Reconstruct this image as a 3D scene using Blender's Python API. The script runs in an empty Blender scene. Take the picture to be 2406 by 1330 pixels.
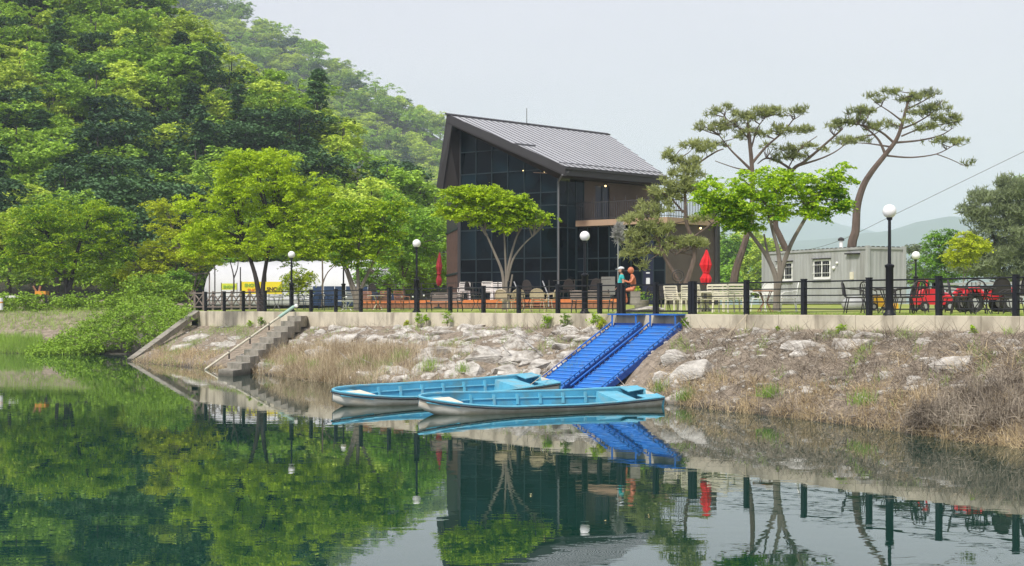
import bpy, bmesh, math, random
import numpy as np
from mathutils import Vector, Matrix, noise as mnoise
R = math.radians
S = bpy.context.scene
C = S.collection
# ------------------------------------------------------------------ camera, world, sun
FPX, HZ, CX, CH = 3475.0, 721.0, 1203.0, 2.85      # focal length in photo pixels, horizon row, centre column, eye height
cd = bpy.data.cameras.new('camera'); cam = bpy.data.objects.new('camera', cd); C.objects.link(cam)
cam.location = (0, 0, CH); cam.rotation_euler = (R(90), 0, 0)
cd.sensor_width = 36; cd.lens = 36*FPX/2406; cd.shift_y = (HZ-665)/2406
cd.clip_start = .2; cd.clip_end = 15000
S.camera = cam
SUN_EL, SUN_AZ = 50, 212      # degrees; azimuth clockwise from +Y
w = bpy.data.worlds.new('World'); S.world = w; w.use_nodes = True
nt = w.node_tree; nt.nodes.clear()
out = nt.nodes.new('ShaderNodeOutputWorld')
sky = nt.nodes.new('ShaderNodeTexSky'); sky.sky_type = 'NISHITA'; sky.sun_disc = False
sky.sun_elevation = R(SUN_EL); sky.sun_rotation = R(SUN_AZ); sky.dust_density = 5; sky.air_density = 1.0
b1 = nt.nodes.new('ShaderNodeBackground'); b1.inputs[1].default_value = .075
nt.links.new(sky.outputs[0], b1.inputs[0])
b2 = nt.nodes.new('ShaderNodeBackground'); b2.inputs[0].default_value = (.735, .715, .79, 1); b2.inputs[1].default_value = .98
tcw = nt.nodes.new('ShaderNodeTexCoord'); mpw = nt.nodes.new('ShaderNodeMapping'); mpw.inputs['Scale'].default_value = (1,1,4); nzw = nt.nodes.new('ShaderNodeTexNoise'); nzw.inputs['Scale'].default_value = 2.2; nzw.inputs['Detail'].default_value = 5
crw = nt.nodes.new('ShaderNodeValToRGB'); crw.color_ramp.elements[0].position = .3; crw.color_ramp.elements[1].position = .7; crw.color_ramp.elements[0].color = (.655,.64,.72,1); crw.color_ramp.elements[1].color = (.745,.72,.785,1)
nt.links.new(tcw.outputs['Generated'], mpw.inputs[0]); nt.links.new(mpw.outputs[0], nzw.inputs['Vector']); nt.links.new(nzw.outputs[0], crw.inputs[0]); nt.links.new(crw.outputs[0], b2.inputs[0])
mx = nt.nodes.new('ShaderNodeMixShader'); mx.inputs[0].default_value = .82
nt.links.new(b1.outputs[0], mx.inputs[1]); nt.links.new(b2.outputs[0], mx.inputs[2]); nt.links.new(mx.outputs[0], out.inputs[0])
sd = bpy.data.lights.new('sun', 'SUN'); sd.energy = 3.3; sd.angle = R(8); sd.color = (1, .95, .86)
sun = bpy.data.objects.new('sun', sd); C.objects.link(sun)
sdir = Vector((math.sin(R(SUN_AZ))*math.cos(R(SUN_EL)), math.cos(R(SUN_AZ))*math.cos(R(SUN_EL)), math.sin(R(SUN_EL))))
sun.rotation_euler = sdir.to_track_quat('Z', 'Y').to_euler(); sun.location = (0, -20, 60)
S.view_settings.view_transform = 'Standard'; S.view_settings.look = 'None'
S.view_settings.exposure = .44; S.view_settings.gamma = 1
S.render.engine = 'CYCLES'
S.cycles.max_bounces = 6; S.cycles.transparent_max_bounces = 8; S.cycles.volume_bounces = 1
S.cycles.diffuse_bounces = 3; S.cycles.glossy_bounces = 3; S.cycles.transmission_bounces = 3

# ------------------------------------------------------------------ placing
def W(px, py, d): return Vector(((px-CX)/FPX*d, d, CH+(HZ-py)/FPX*d))
def Wz(px, d, z): return Vector(((px-CX)/FPX*d, d, z))
def shore_pt(px, py, z=0.): d = (CH-z)*FPX/(py-HZ); return Wz(px, d, z)
def behind(x, y): return .826*(x-40.29+.6816*y)          # metres behind the fence line
def lawn_z(x, y): return 2.6+min(.38, max(0., behind(x, y))*.02)
def on_lawn(px, b, z=None):
    k = (px-CX)/FPX; d = (b/.826+40.29)/(k+.6816)
    p = Vector((k*d, d, 0)); p.z = lawn_z(p.x, p.y) if z is None else z
    return p
E = Vector((.563, -.826, 0))      # along the fence to the right
N = Vector((.826, .563, 0))       # to the land
# ------------------------------------------------------------------ materials
def nodes(m): m.use_nodes = True; return m.node_tree.nodes, m.node_tree.links
def mat(name, col, rough=.7, var=.2, scale=4., bump=0., metal=0., spec=.5, col2=None, stretch=(1,1,1), detail=5, bscale=None, dirt=None):
    m = bpy.data.materials.new(name); n, l = nodes(m); p = n['Principled BSDF']
    p.inputs['Roughness'].default_value = rough; p.inputs['Metallic'].default_value = metal
    p.inputs['Specular IOR Level'].default_value = spec
    g = n.new('ShaderNodeNewGeometry'); mp = n.new('ShaderNodeMapping'); mp.inputs['Scale'].default_value = stretch
    l.new(g.outputs['Position'], mp.inputs[0])
    t = n.new('ShaderNodeTexNoise'); t.inputs['Scale'].default_value = scale; t.inputs['Detail'].default_value = detail; t.inputs['Roughness'].default_value = .65
    l.new(mp.outputs[0], t.inputs['Vector'])
    r = n.new('ShaderNodeValToRGB'); r.color_ramp.elements[0].position = .3; r.color_ramp.elements[1].position = .7
    c2 = col2 or tuple(min(1, c*(1+var)) for c in col); c1 = col if col2 else tuple(c*(1-var) for c in col)
    r.color_ramp.elements[0].color = (*c1, 1); r.color_ramp.elements[1].color = (*c2, 1)
    l.new(t.outputs[0], r.inputs[0])
    oc = r.outputs[0]
    if dirt:
        t2 = n.new('ShaderNodeTexNoise'); t2.inputs['Scale'].default_value = dirt[1]; t2.inputs['Detail'].default_value = 6
        mp2 = n.new('ShaderNodeMapping'); mp2.inputs['Scale'].default_value = dirt[2] if len(dirt) > 2 else (1,1,1)
        l.new(g.outputs['Position'], mp2.inputs[0]); l.new(mp2.outputs[0], t2.inputs['Vector'])
        rr = n.new('ShaderNodeValToRGB'); rr.color_ramp.elements[0].position = .5; rr.color_ramp.elements[1].position = .72
        l.new(t2.outputs[0], rr.inputs[0])
        mxc = n.new('ShaderNodeMix'); mxc.data_type = 'RGBA'; l.new(rr.outputs[0], mxc.inputs[0]); l.new(oc, mxc.inputs[6]); mxc.inputs[7].default_value = (*dirt[0], 1)
        oc = mxc.outputs[2]
    l.new(oc, p.inputs['Base Color'])
    if bump:
        t3 = n.new('ShaderNodeTexNoise'); t3.inputs['Scale'].default_value = bscale or scale*3; t3.inputs['Detail'].default_value = 6
        l.new(mp.outputs[0], t3.inputs['Vector'])
        b = n.new('ShaderNodeBump'); b.inputs['Strength'].default_value = bump; b.inputs['Distance'].default_value = .05
        l.new(t3.outputs[0], b.inputs['Height']); l.new(b.outputs[0], p.inputs['Normal'])
    return m
def leafmat(name, dark, light, trans=.35, tcol=None, nscale=.5):
    m = bpy.data.materials.new(name); n, l = nodes(m); p = n['Principled BSDF']
    p.inputs['Roughness'].default_value = .55; p.inputs['Specular IOR Level'].default_value = .25
    g = n.new('ShaderNodeNewGeometry'); oi = n.new('ShaderNodeObjectInfo')
    t = n.new('ShaderNodeTexNoise'); t.inputs['Scale'].default_value = nscale; l.new(g.outputs['Position'], t.inputs['Vector'])
    a = n.new('ShaderNodeMath'); a.operation = 'MULTIPLY_ADD'; l.new(g.outputs['Random Per Island'], a.inputs[0]); a.inputs[1].default_value = .6
    l.new(t.outputs[0], a.inputs[2])
    a2 = n.new('ShaderNodeMath'); a2.operation = 'MULTIPLY_ADD'; l.new(oi.outputs['Random'], a2.inputs[0]); a2.inputs[1].default_value = .45; l.new(a.outputs[0], a2.inputs[2])
    r = n.new('ShaderNodeValToRGB'); r.color_ramp.elements[0].position = .45; r.color_ramp.elements[1].position = 1.35 if False else 1.
    r.color_ramp.elements[0].color = (*dark, 1); r.color_ramp.elements[1].color = (*light, 1)
    s = n.new('ShaderNodeMath'); s.operation = 'SUBTRACT'; l.new(a2.outputs[0], s.inputs[0]); s.inputs[1].default_value = .1
    l.new(s.outputs[0], r.inputs[0]); l.new(r.outputs[0], p.inputs['Base Color'])
    tr = n.new('ShaderNodeBsdfTranslucent'); hs = n.new('ShaderNodeHueSaturation'); hs.inputs['Value'].default_value = 1.5; hs.inputs['Hue'].default_value = .48
    l.new(r.outputs[0], hs.inputs['Color']); l.new(hs.outputs[0], tr.inputs[0])
    mxs = n.new('ShaderNodeMixShader'); mxs.inputs[0].default_value = trans
    l.new(p.outputs[0], mxs.inputs[1]); l.new(tr.outputs[0], mxs.inputs[2]); l.new(mxs.outputs[0], n['Material Output'].inputs[0])
    return m
MT = {}
MT['concrete'] = mat('concrete', (.56,.51,.40), .85, .12, 1.2, .25, dirt=((.24,.21,.16), 1.3, (1,1,.35)))
MT['old_concrete'] = mat('old_concrete', (.27,.25,.21), .9, .25, 2.5, .4, dirt=((.13,.13,.10), 2.))
MT['asphalt'] = mat('asphalt', (.05,.05,.05), .9, .2)
MT['black_metal'] = mat('black_metal', (.009,.010,.014), .5, .2, 8, spec=.3)
MT['iron'] = mat('iron', (.03,.026,.026), .5, .3, 12)
MT['globe'] = mat('globe', (.82,.83,.84), .3, .04, 6)
MT['roof'] = mat('roof', (.42,.43,.455), .5, .06, .8)
MT['roof_seam'] = mat('roof_seam', (.13,.13,.145), .5, .1)
MT['charcoal'] = mat('charcoal', (.030,.028,.031), .6, .15, 1.5)
MT['soffit'] = mat('soffit', (.014,.011,.012), .7, .35, 1., stretch=(3,3,.3))
MT['frame'] = mat('frame', (.014,.028,.034), .5, .1, spec=.3)
MT['stucco'] = mat('stucco', (.100,.079,.067), .9, .1, .9, .2, bscale=20, dirt=((.075,.059,.050), .8))
MT['slab'] = mat('slab', (.36,.25,.17), .8, .08, 2)
MT['downpipe'] = mat('downpipe', (.13,.135,.145), .5, .1)
MT['slatwood'] = mat('slatwood', (.10,.06,.045), .7, .3, 2)
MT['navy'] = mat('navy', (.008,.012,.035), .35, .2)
MT['container'] = mat('container', (.36,.37,.372), .55, .06, 1.0, dirt=((.23,.23,.22), 1.5, (1,1,.2)))
MT['white'] = mat('white', (.78,.78,.76), .5, .05)
MT['vinyl'] = mat('vinyl', (.52,.53,.55), .45, .06, .6, .2, bscale=1.5)
MT['cream'] = mat('cream', (.66,.62,.50), .55, .08)
MT['wicker'] = mat('wicker', (.46,.38,.25), .7, .25, 30)
MT['red_fabric'] = mat('red_fabric', (.62,.012,.02), .75, .2, 5)
MT['dark_red'] = mat('dark_red', (.28,.012,.022), .8, .25, 5)
MT['red_plastic'] = mat('red_plastic', (.60,.02,.03), .35, .1)
MT['yellow'] = mat('yellow', (.75,.42,.02), .45, .1)
MT['banner'] = mat('banner', (.83,.68,.02), .6, .05)
MT['banner2'] = mat('banner2', (.66,.72,.06), .6, .05)
MT['green_print'] = mat('green_print', (.25,.45,.05), .6, .05)
MT['orange_print'] = mat('orange_print', (.75,.2,.02), .6, .05)
MT['dark_print'] = mat('dark_print', (.10,.06,.02), .6, .05)
MT['ramp'] = mat('ramp', (.012,.135,.50), .5, .1, 1.5, dirt=((.05,.12,.30), 2.6))
MT['ramp_lip'] = mat('ramp_lip', (.05,.27,.72), .4, .1)
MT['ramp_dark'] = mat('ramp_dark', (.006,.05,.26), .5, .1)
MT['boat_blue'] = mat('boat_blue', (.06,.32,.50), .5, .16, 2, .1, dirt=((.10,.23,.27), 1.7))
MT['boat_light'] = mat('boat_light', (.12,.42,.57), .5, .15, 3, dirt=((.22,.36,.40), 2.6))
MT['boat_white'] = mat('boat_white', (.76,.74,.67), .5, .06, 2, dirt=((.58,.52,.42), 1.6, (1,1,3)))
MT['boat_dark'] = mat('boat_dark', (.03,.035,.05), .6, .3)
MT['orange'] = mat('orange', (.62,.19,.06), .6, .15, 3)
MT['deckwood'] = mat('deckwood', (.30,.14,.08), .75, .25, 4)
MT['greywood'] = mat('greywood', (.20,.165,.14), .8, .25, 5)
MT['blue_sheet'] = mat('blue_sheet', (.02,.05,.12), .6, .3, 2)
MT['rubber'] = mat('rubber', (.02,.02,.02), .7, .1)
MT['silver'] = mat('silver', (.5,.5,.5), .35, .1, metal=.6)
MT['bark'] = mat('bark', (.16,.125,.10), .9, .35, 6, .6, stretch=(1,1,.3))
MT['bark_light'] = mat('bark_light', (.19,.165,.135), .9, .25, 5, .4, stretch=(1,1,.3))
MT['bark_dark'] = mat('bark_dark', (.055,.045,.045), .9, .3, 5, .4, stretch=(1,1,.3))
MT['bark_pine'] = mat('bark_pine', (.105,.075,.062), .9, .4, 4, .7, stretch=(1,1,.35))
MT['rock'] = mat('rock', (.26,.24,.215), .9, .3, 2.6, 1., col2=(.66,.635,.585), bscale=8, stretch=(1,1,2.5), detail=9, dirt=((.15,.12,.09), 3.))
MT['soil'] = mat('soil', (.12,.095,.07), .95, .3, 3, .9, col2=(.38,.315,.245), detail=9, bscale=12)
MT['grass'] = mat('grass', (.15,.21,.025), .95, .3, 1.2, .4, col2=(.30,.36,.05), detail=8, bscale=25, dirt=((.34,.30,.14), .9))
MT['hill'] = mat('hill', (.012,.022,.012), .95, .3, .9, 1., col2=(.075,.065,.04), bscale=3, detail=10)
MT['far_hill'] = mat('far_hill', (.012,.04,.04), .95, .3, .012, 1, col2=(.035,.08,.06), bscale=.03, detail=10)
MT['dry'] = leafmat('dry', (.22,.165,.10), (.62,.53,.36), .15, nscale=.8)
MT['vinestem'] = leafmat('vinestem', (.085,.067,.05), (.43,.37,.29), .0, nscale=1.2)
MT['straw'] = leafmat('straw', (.26,.19,.10), (.62,.50,.30), .15, nscale=.8)
MT['greenblade'] = leafmat('greenblade', (.10,.22,.03), (.30,.46,.08), .25)
MT['lime'] = leafmat('lime', (.07,.20,.006), (.40,.56,.018), .28)
MT['lime2'] = leafmat('lime2', (.05,.18,.008), (.34,.54,.022), .28)
MT['lime3'] = leafmat('lime3', (.055,.21,.006), (.46,.66,.03), .32)
MT['yellowgreen'] = leafmat('yellowgreen', (.14,.24,.008), (.47,.56,.025), .3)
MT['mid'] = leafmat('mid', (.06,.17,.015), (.22,.42,.035), .22)
MT['deep'] = leafmat('deep', (.022,.065,.02), (.09,.19,.035), .25)
MT['vine'] = leafmat('vine', (.012,.055,.006), (.24,.40,.035), .18, nscale=1.6)
MT['forest_a'] = leafmat('forest_a', (.022,.09,.016), (.31,.50,.05), .2, nscale=.12)
MT['forest_b'] = leafmat('forest_b', (.055,.16,.016), (.50,.64,.08), .22, nscale=.12)
MT['forest_c'] = leafmat('forest_c', (.010,.038,.022), (.08,.17,.055), .1, nscale=.12)
MT['needle'] = leafmat('needle', (.07,.10,.03), (.30,.34,.12), .2)
MT['needle_dark'] = leafmat('needle_dark', (.06,.09,.05), (.22,.27,.13), .2)
MT['skin'] = mat('skin', (.50,.27,.18), .6, .08)
MT['teal'] = mat('teal', (.03,.42,.42), .8, .12, 6)
MT['trousers'] = mat('trousers', (.02,.05,.07), .85, .2, 6)
MT['cap'] = mat('cap', (.62,.66,.66), .8, .05)
MT['terracotta'] = mat('terracotta', (.52,.17,.08), .5, .25, 6, .2)
MT['grey_tuft'] = leafmat('grey_tuft', (.12,.12,.11), (.34,.34,.32), .1)
MT['paper'] = mat('paper', (.6,.62,.66), .7, .03)
MT['board'] = mat('board', (.17,.17,.16), .7, .1)
MT['rope'] = mat('rope', (.55,.48,.34), .8, .1)
MT['orange_box'] = mat('orange_box', (.72,.30,.03), .6, .1)
MT['pipe'] = mat('pipe', (.60,.57,.45), .5, .1, 3)
MT['mint'] = mat('mint', (.38,.56,.48), .5, .1, 3)
def glassmat(name, col, rough=.06, spec=.35):
    m = bpy.data.materials.new(name); n, l = nodes(m); p = n['Principled BSDF']
    g = n.new('ShaderNodeNewGeometry'); t = n.new('ShaderNodeTexNoise'); t.inputs['Scale'].default_value = .55; l.new(g.outputs['Position'], t.inputs['Vector'])
    oi = n.new('ShaderNodeObjectInfo')
    r = n.new('ShaderNodeValToRGB'); r.color_ramp.elements[0].color = (*[c*.35 for c in col], 1); r.color_ramp.elements[1].color = (*[c*3. for c in col], 1); r.color_ramp.elements[0].position = .35; r.color_ramp.elements[1].position = .85  # tone differences between panes paint in the interior reflections
    a = n.new('ShaderNodeMath'); a.operation = 'MULTIPLY_ADD'; l.new(oi.outputs['Random'], a.inputs[0]); a.inputs[1].default_value = .5; a.inputs[2].default_value = -.25
    b = n.new('ShaderNodeMath'); l.new(a.outputs[0], b.inputs[0]); l.new(t.outputs[0], b.inputs[1])
    l.new(b.outputs[0], r.inputs[0]); l.new(r.outputs[0], p.inputs['Base Color'])
    p.inputs['Roughness'].default_value = rough; p.inputs['Specular IOR Level'].default_value = spec
    return m
MT['glass'] = glassmat('glass', (.0018,.0065,.0095), spec=.12)
MT['glass_low'] = glassmat('glass_low', (.0015,.003,.005), spec=.08)
m = bpy.data.materials.new('lamp_glow'); n, l = nodes(m)
n['Principled BSDF'].inputs['Emission Color'].default_value = (1,.72,.3,1); n['Principled BSDF'].inputs['Emission Strength'].default_value = 3; MT['lamp_glow'] = m
def wetline(m, z0, z1, col, fac):
    n, l = nodes(m); p = n['Principled BSDF']; src = p.inputs['Base Color'].links[0].from_socket
    g = n.new('ShaderNodeNewGeometry'); sx = n.new('ShaderNodeSeparateXYZ'); l.new(g.outputs['Position'], sx.inputs[0])
    nz_ = n.new('ShaderNodeTexNoise'); nz_.inputs['Scale'].default_value = 3; l.new(g.outputs['Position'], nz_.inputs['Vector'])
    ad = n.new('ShaderNodeMath'); ad.operation = 'MULTIPLY_ADD'; l.new(nz_.outputs[0], ad.inputs[0]); ad.inputs[1].default_value = -(z1-z0)*1.2; l.new(sx.outputs['Z'], ad.inputs[2])
    mr = n.new('ShaderNodeMapRange'); mr.inputs[1].default_value = z0-(z1-z0)*.6; mr.inputs[2].default_value = z1-(z1-z0)*.6; mr.inputs[3].default_value = fac; mr.inputs[4].default_value = 0; l.new(ad.outputs[0], mr.inputs[0])
    mc = n.new('ShaderNodeMix'); mc.data_type = 'RGBA'; l.new(mr.outputs[0], mc.inputs[0]); l.new(src, mc.inputs[6]); mc.inputs[7].default_value = (*col, 1); l.new(mc.outputs[2], p.inputs['Base Color'])
wetline(MT['soil'], .06, .22, (.05,.04,.028), .9); wetline(MT['rock'], .06, .2, (.09,.08,.06), .85); wetline(MT['boat_white'], .02, .12, (.20,.19,.11), .75); wetline(MT['old_concrete'], .05, .25, (.06,.055,.04), .8)
# water
m = bpy.data.materials.new('water'); n, l = nodes(m); p = n['Principled BSDF']
p.inputs['Base Color'].default_value = (.003,.034,.024,1); p.inputs['Roughness'].default_value = .0; p.inputs['IOR'].default_value = 1.5
g = n.new('ShaderNodeNewGeometry'); mp = n.new('ShaderNodeMapping'); mp.inputs['Scale'].default_value = (.55, 1.3, 1); l.new(g.outputs['Position'], mp.inputs[0])
t = n.new('ShaderNodeTexNoise'); t.inputs['Scale'].default_value = 1.3; t.inputs['Detail'].default_value = 3.; t.inputs['Distortion'].default_value = .6; l.new(mp.outputs[0], t.inputs['Vector'])
t2 = n.new('ShaderNodeTexNoise'); t2.inputs['Scale'].default_value = .07; t2.inputs['Detail'].default_value = 2; l.new(g.outputs['Position'], t2.inputs['Vector'])
rr = n.new('ShaderNodeValToRGB'); rr.color_ramp.elements[0].position = .38; rr.color_ramp.elements[1].position = .62
rr.color_ramp.elements[0].color = (.25,.25,.25,1); l.new(t2.outputs[0], rr.inputs[0])
mu = n.new('ShaderNodeMath'); mu.operation = 'MULTIPLY'; l.new(t.outputs[0], mu.inputs[0]); l.new(rr.outputs[0], mu.inputs[1])
b = n.new('ShaderNodeBump'); b.inputs['Strength'].default_value = .034; b.inputs['Distance'].default_value = .06
l.new(mu.outputs[0], b.inputs['Height']); l.new(b.outputs[0], p.inputs['Normal']); MT['water'] = m

# ------------------------------------------------------------------ mesh helpers
class MB:
    def __init__(s): s.v = []; s.f = []; s.sm = False
    def add(s, vs, fs):
        o = len(s.v); s.v += [tuple(v) for v in vs]; s.f += [tuple(i+o for i in f) for f in fs]; return s
    def box(s, c, sz, rz=0, M=None):
        x, y, z = [k/2 for k in sz]; c = Vector(c)
        vs = [Vector((a*x, b*y, d*z)) for a in (-1,1) for b in (-1,1) for d in (-1,1)]
        if M is None: M = Matrix.Rotation(rz, 3, 'Z')
        vs = [M@v+c for v in vs]
        return s.add(vs, [(0,1,3,2),(4,6,7,5),(0,4,5,1),(2,3,7,6),(0,2,6,4),(1,5,7,3)])
    def beam(s, p, q, wd, h, up=(0,0,1)):
        p = Vector(p); q = Vector(q); d = (q-p); L = d.length
        if L < 1e-6: return s
        d /= L; u = Vector(up)
        if abs(d.dot(u)) > .98: u = Vector((1,0,0)) if abs(d.x) < .9 else Vector((0,1,0))
        a = d.cross(u).normalized(); u = a.cross(d)
        vs = [e+a*i*wd/2+u*j*h/2 for e in (p, q) for i, j in ((-1,-1),(1,-1),(1,1),(-1,1))]
        return s.add(vs, [(3,2,1,0),(4,5,6,7),(0,1,5,4),(1,2,6,5),(2,3,7,6),(3,0,4,7)])
    def tube(s, pts, rad, n=6, cap=True):
        s.sm = True; pts = [Vector(p) for p in pts]
        if not hasattr(rad, '__len__'): rad = [rad]*len(pts)
        o = len(s.v); a = None
        for i, p in enumerate(pts):
            d = (pts[min(i+1, len(pts)-1)]-pts[max(i-1, 0)]).normalized()
            if a is None: a = d.orthogonal().normalized()
            else: a = (a-d*a.dot(d)); a = a.normalized() if a.length > 1e-5 else d.orthogonal().normalized()
            b = d.cross(a)
            for k in range(n):
                th = 2*math.pi*k/n; s.v.append(tuple(p+(a*math.cos(th)+b*math.sin(th))*rad[i]))
        for i in range(len(pts)-1):
            for k in range(n):
                s.f.append((o+i*n+k, o+i*n+(k+1)%n, o+(i+1)*n+(k+1)%n, o+(i+1)*n+k))
        if cap: s.f.append(tuple(o+k for k in range(n))[::-1]); s.f.append(tuple(o+(len(pts)-1)*n+k for k in range(n)))
        return s
    def lathe(s, prof, c=(0,0,0), n=14):
        s.sm = True; c = Vector(c); o = len(s.v)
        for r, z in prof:
            for k in range(n):
                th = 2*math.pi*k/n; s.v.append((c.x+r*math.cos(th), c.y+r*math.sin(th), c.z+z))
        for i in range(len(prof)-1):
            for k in range(n): s.f.append((o+i*n+k, o+i*n+(k+1)%n, o+(i+1)*n+(k+1)%n, o+(i+1)*n+k))
        s.f.append(tuple(o+k for k in range(n))[::-1]); s.f.append(tuple(o+(len(prof)-1)*n+k for k in range(n)))
        return s
    def sphere(s, c, r, n=14, sq=(1,1,1)):
        pr = [(r*math.sin(math.pi*i/9), -r*math.cos(math.pi*i/9)) for i in range(10)]; pr[0] = (.001, -r); pr[-1] = (.001, r)
        o = len(s.v); s.lathe(pr, (0,0,0), n)
        for i in range(o, len(s.v)):
            v = s.v[i]; s.v[i] = (v[0]*sq[0]+c[0], v[1]*sq[1]+c[1], v[2]*sq[2]+c[2])
        return s
    def prism(s, poly, vec):
        poly = [Vector(p) for p in poly]; vec = Vector(vec); n = len(poly)
        vs = poly+[p+vec for p in poly]
        fs = [tuple(range(n))[::-1], tuple(range(n, 2*n))]+[(i, (i+1)%n, n+(i+1)%n, n+i) for i in range(n)]
        return s.add(vs, fs)
def link(name, me, mt, parent=None):
    if mt is not None: me.materials.clear(); me.materials.append(MT[mt] if isinstance(mt, str) else mt)
    o = bpy.data.objects.new(name, me); C.objects.link(o)
    if parent: o.parent = parent
    return o
def obj(name, mb, mt, parent=None, world=True, smooth=None):
    me = bpy.data.meshes.new(name); vs = mb.v
    if parent is not None and world:
        L = Vector((0,0,0)); q = parent
        while q: L += q.location; q = q.parent
        vs = [(v[0]-L.x, v[1]-L.y, v[2]-L.z) for v in vs]
    me.from_pydata(vs, [], mb.f)
    if (mb.sm if smooth is None else smooth):
        me.polygons.foreach_set('use_smooth', [True]*len(me.polygons))
        try: me.set_sharp_from_angle(angle=R(50))
        except Exception: pass
    me.update(); return link(name, me, mt, parent)
def tag(o, label=None, cat=None, group=None, kind=None):
    if label: o['label'] = label
    if cat: o['category'] = cat
    if group: o['group'] = group
    if kind: o['kind'] = kind
    return o
def thing(name, label, cat, loc=(0,0,0), rz=0, group=None, sc=1):
    o = bpy.data.objects.new(name, None); C.objects.link(o); o.location = loc; o.rotation_euler = (0,0,rz); o.scale = (sc,)*3
    o.empty_display_size = .2
    return tag(o, label, cat, group)
def dup(root, loc, rz=0, label=None, group=None, sc=None):
    r = root.copy(); C.objects.link(r); r.location = loc; r.rotation_euler = (0,0,rz)
    if sc: r.scale = sc if hasattr(sc, '__len__') else (sc,)*3
    if label: r['label'] = label
    if group: r['group'] = group
    for ch in root.children:
        c = ch.copy(); C.objects.link(c); c.parent = r
        for g in ch.children: d = g.copy(); C.objects.link(d); d.parent = c
    return r
def quads_mesh(name, P):          # P: (n,4,3)
    n = len(P); me = bpy.data.meshes.new(name); me.vertices.add(n*4); me.loops.add(n*4); me.polygons.add(n)
    me.vertices.foreach_set('co', P.astype(np.float32).ravel())
    me.loops.foreach_set('vertex_index', np.arange(n*4, dtype=np.int32))
    me.polygons.foreach_set('loop_start', np.arange(0, n*4, 4, dtype=np.int32))
    me.update(calc_edges=True); return me
def unit(a): return a/np.maximum(np.linalg.norm(a, axis=-1, keepdims=True), 1e-9)
def leaf_quads(pos, size, rng, up=.6, aspect=.55, out=None, droop=0.):
    n = len(pos); nr = rng.normal(size=(n,3)); nr = unit(nr); nr[:,2] = np.abs(nr[:,2])+up; nr = unit(nr)
    a = rng.normal(size=(n,3))
    if out is not None: a = a*.6+out
    a = unit(a-nr*np.sum(a*nr, 1, keepdims=True)); a[:,2] -= droop; a = unit(a); b = np.cross(nr, a)
    s = (size*rng.uniform(.6, 1.25, n))[:,None]
    return np.stack([pos-a*s*.5, pos+b*s*aspect*.5-a*s*.02, pos+a*s*.5, pos-b*s*aspect*.5-a*s*.02], 1)
def pad_leaves(pads, per, size, rng, flat=.4, droop=.3, aspect=.55, up=.6):
    P = []
    c = pads[:, :3]; r = pads[:, 3]
    n = (per*np.clip((r/np.mean(r))**2, .3, 3)).astype(int); idx = np.repeat(np.arange(len(pads)), n)
    K = 7; sc_ = unit(rng.normal(size=(len(pads),K,3)))*rng.uniform(.35,.95,(len(pads),K,1)); el = unit(rng.normal(size=(len(pads),K,3))*np.array([1,1,.3]))
    kk = rng.integers(0,K,len(idx)); d = sc_[idx,kk]+rng.normal(size=(len(idx),3))*.15+el[idx,kk]*rng.normal(size=(len(idx),1))*.2
    rho = np.linalg.norm(d[:, :2], axis=1)
    rr = r[idx][:,None]; off = d*rr*np.array([1,1,flat]); off[:,2] -= droop*rho**2*r[idx]
    out = d.copy(); out[:,2] *= .3; out = unit(out)
    return leaf_quads(c[idx]+off, size, rng, up, aspect, out*1.2, droop=.15)
def needle_quads(pads, per, ln, wd, rng, flat=.35):
    c = pads[:, :3]; r = pads[:, 3]; n = (per*np.clip((r/np.mean(r))**2, .3, 3)).astype(int); idx = np.repeat(np.arange(len(pads)), n)
    d = unit(rng.normal(size=(len(idx),3)))*rng.uniform(0,1,(len(idx),1))**.5
    pos = c[idx]+d*r[idx][:,None]*np.array([1,1,flat])
    k = 6; pos = np.repeat(pos, k, 0)
    a = unit(rng.normal(size=(len(pos),3))+np.array([0,0,.9])); b = unit(np.cross(a, rng.normal(size=(len(pos),3))))
    s = (ln*rng.uniform(.6,1.2,len(pos)))[:,None]; w2 = wd/2
    return np.stack([pos-b*w2, pos+b*w2, pos+a*s+b*w2*.4, pos+a*s-b*w2*.4], 1)
def curve_pts(ctrl, n=5):
    c = [Vector(p) for p in ctrl]; out = []
    for i in range(len(c)-1):
        p0 = c[max(i-1,0)]; p1 = c[i]; p2 = c[i+1]; p3 = c[min(i+2, len(c)-1)]
        for k in range(n):
            t = k/n; out.append(.5*((2*p1)+(p2-p0)*t+(2*p0-5*p1+4*p2-p3)*t*t+(-p0+3*p1-3*p2+p3)*t**3))
    out.append(c[-1]); return out
def limb(mb, ctrl, r0, r1, n=6, seg=4):
    p = curve_pts(ctrl, seg); L = len(p); mb.tube(p, [r0+(r1-r0)*(i/(L-1))**.8 for i in range(L)], n)

# ------------------------------------------------------------------ haze
hb = MB().box((0, 2700, 171), (6600, 7400, 346))
hz = obj('haze', hb, None); hm = bpy.data.materials.new('haze'); hm.use_nodes = True; hn = hm.node_tree.nodes; hn.clear()
ho = hn.new('ShaderNodeOutputMaterial'); pv = hn.new('ShaderNodeVolumePrincipled'); pv.inputs['Color'].default_value = (.74,.87,1,1); pv.inputs['Density'].default_value = .00031
hm.node_tree.links.new(pv.outputs[0], ho.inputs['Volume']); hz.data.materials.append(hm); tag(hz, kind='stuff', label='pale haze in the valley air', cat='haze')

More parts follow.
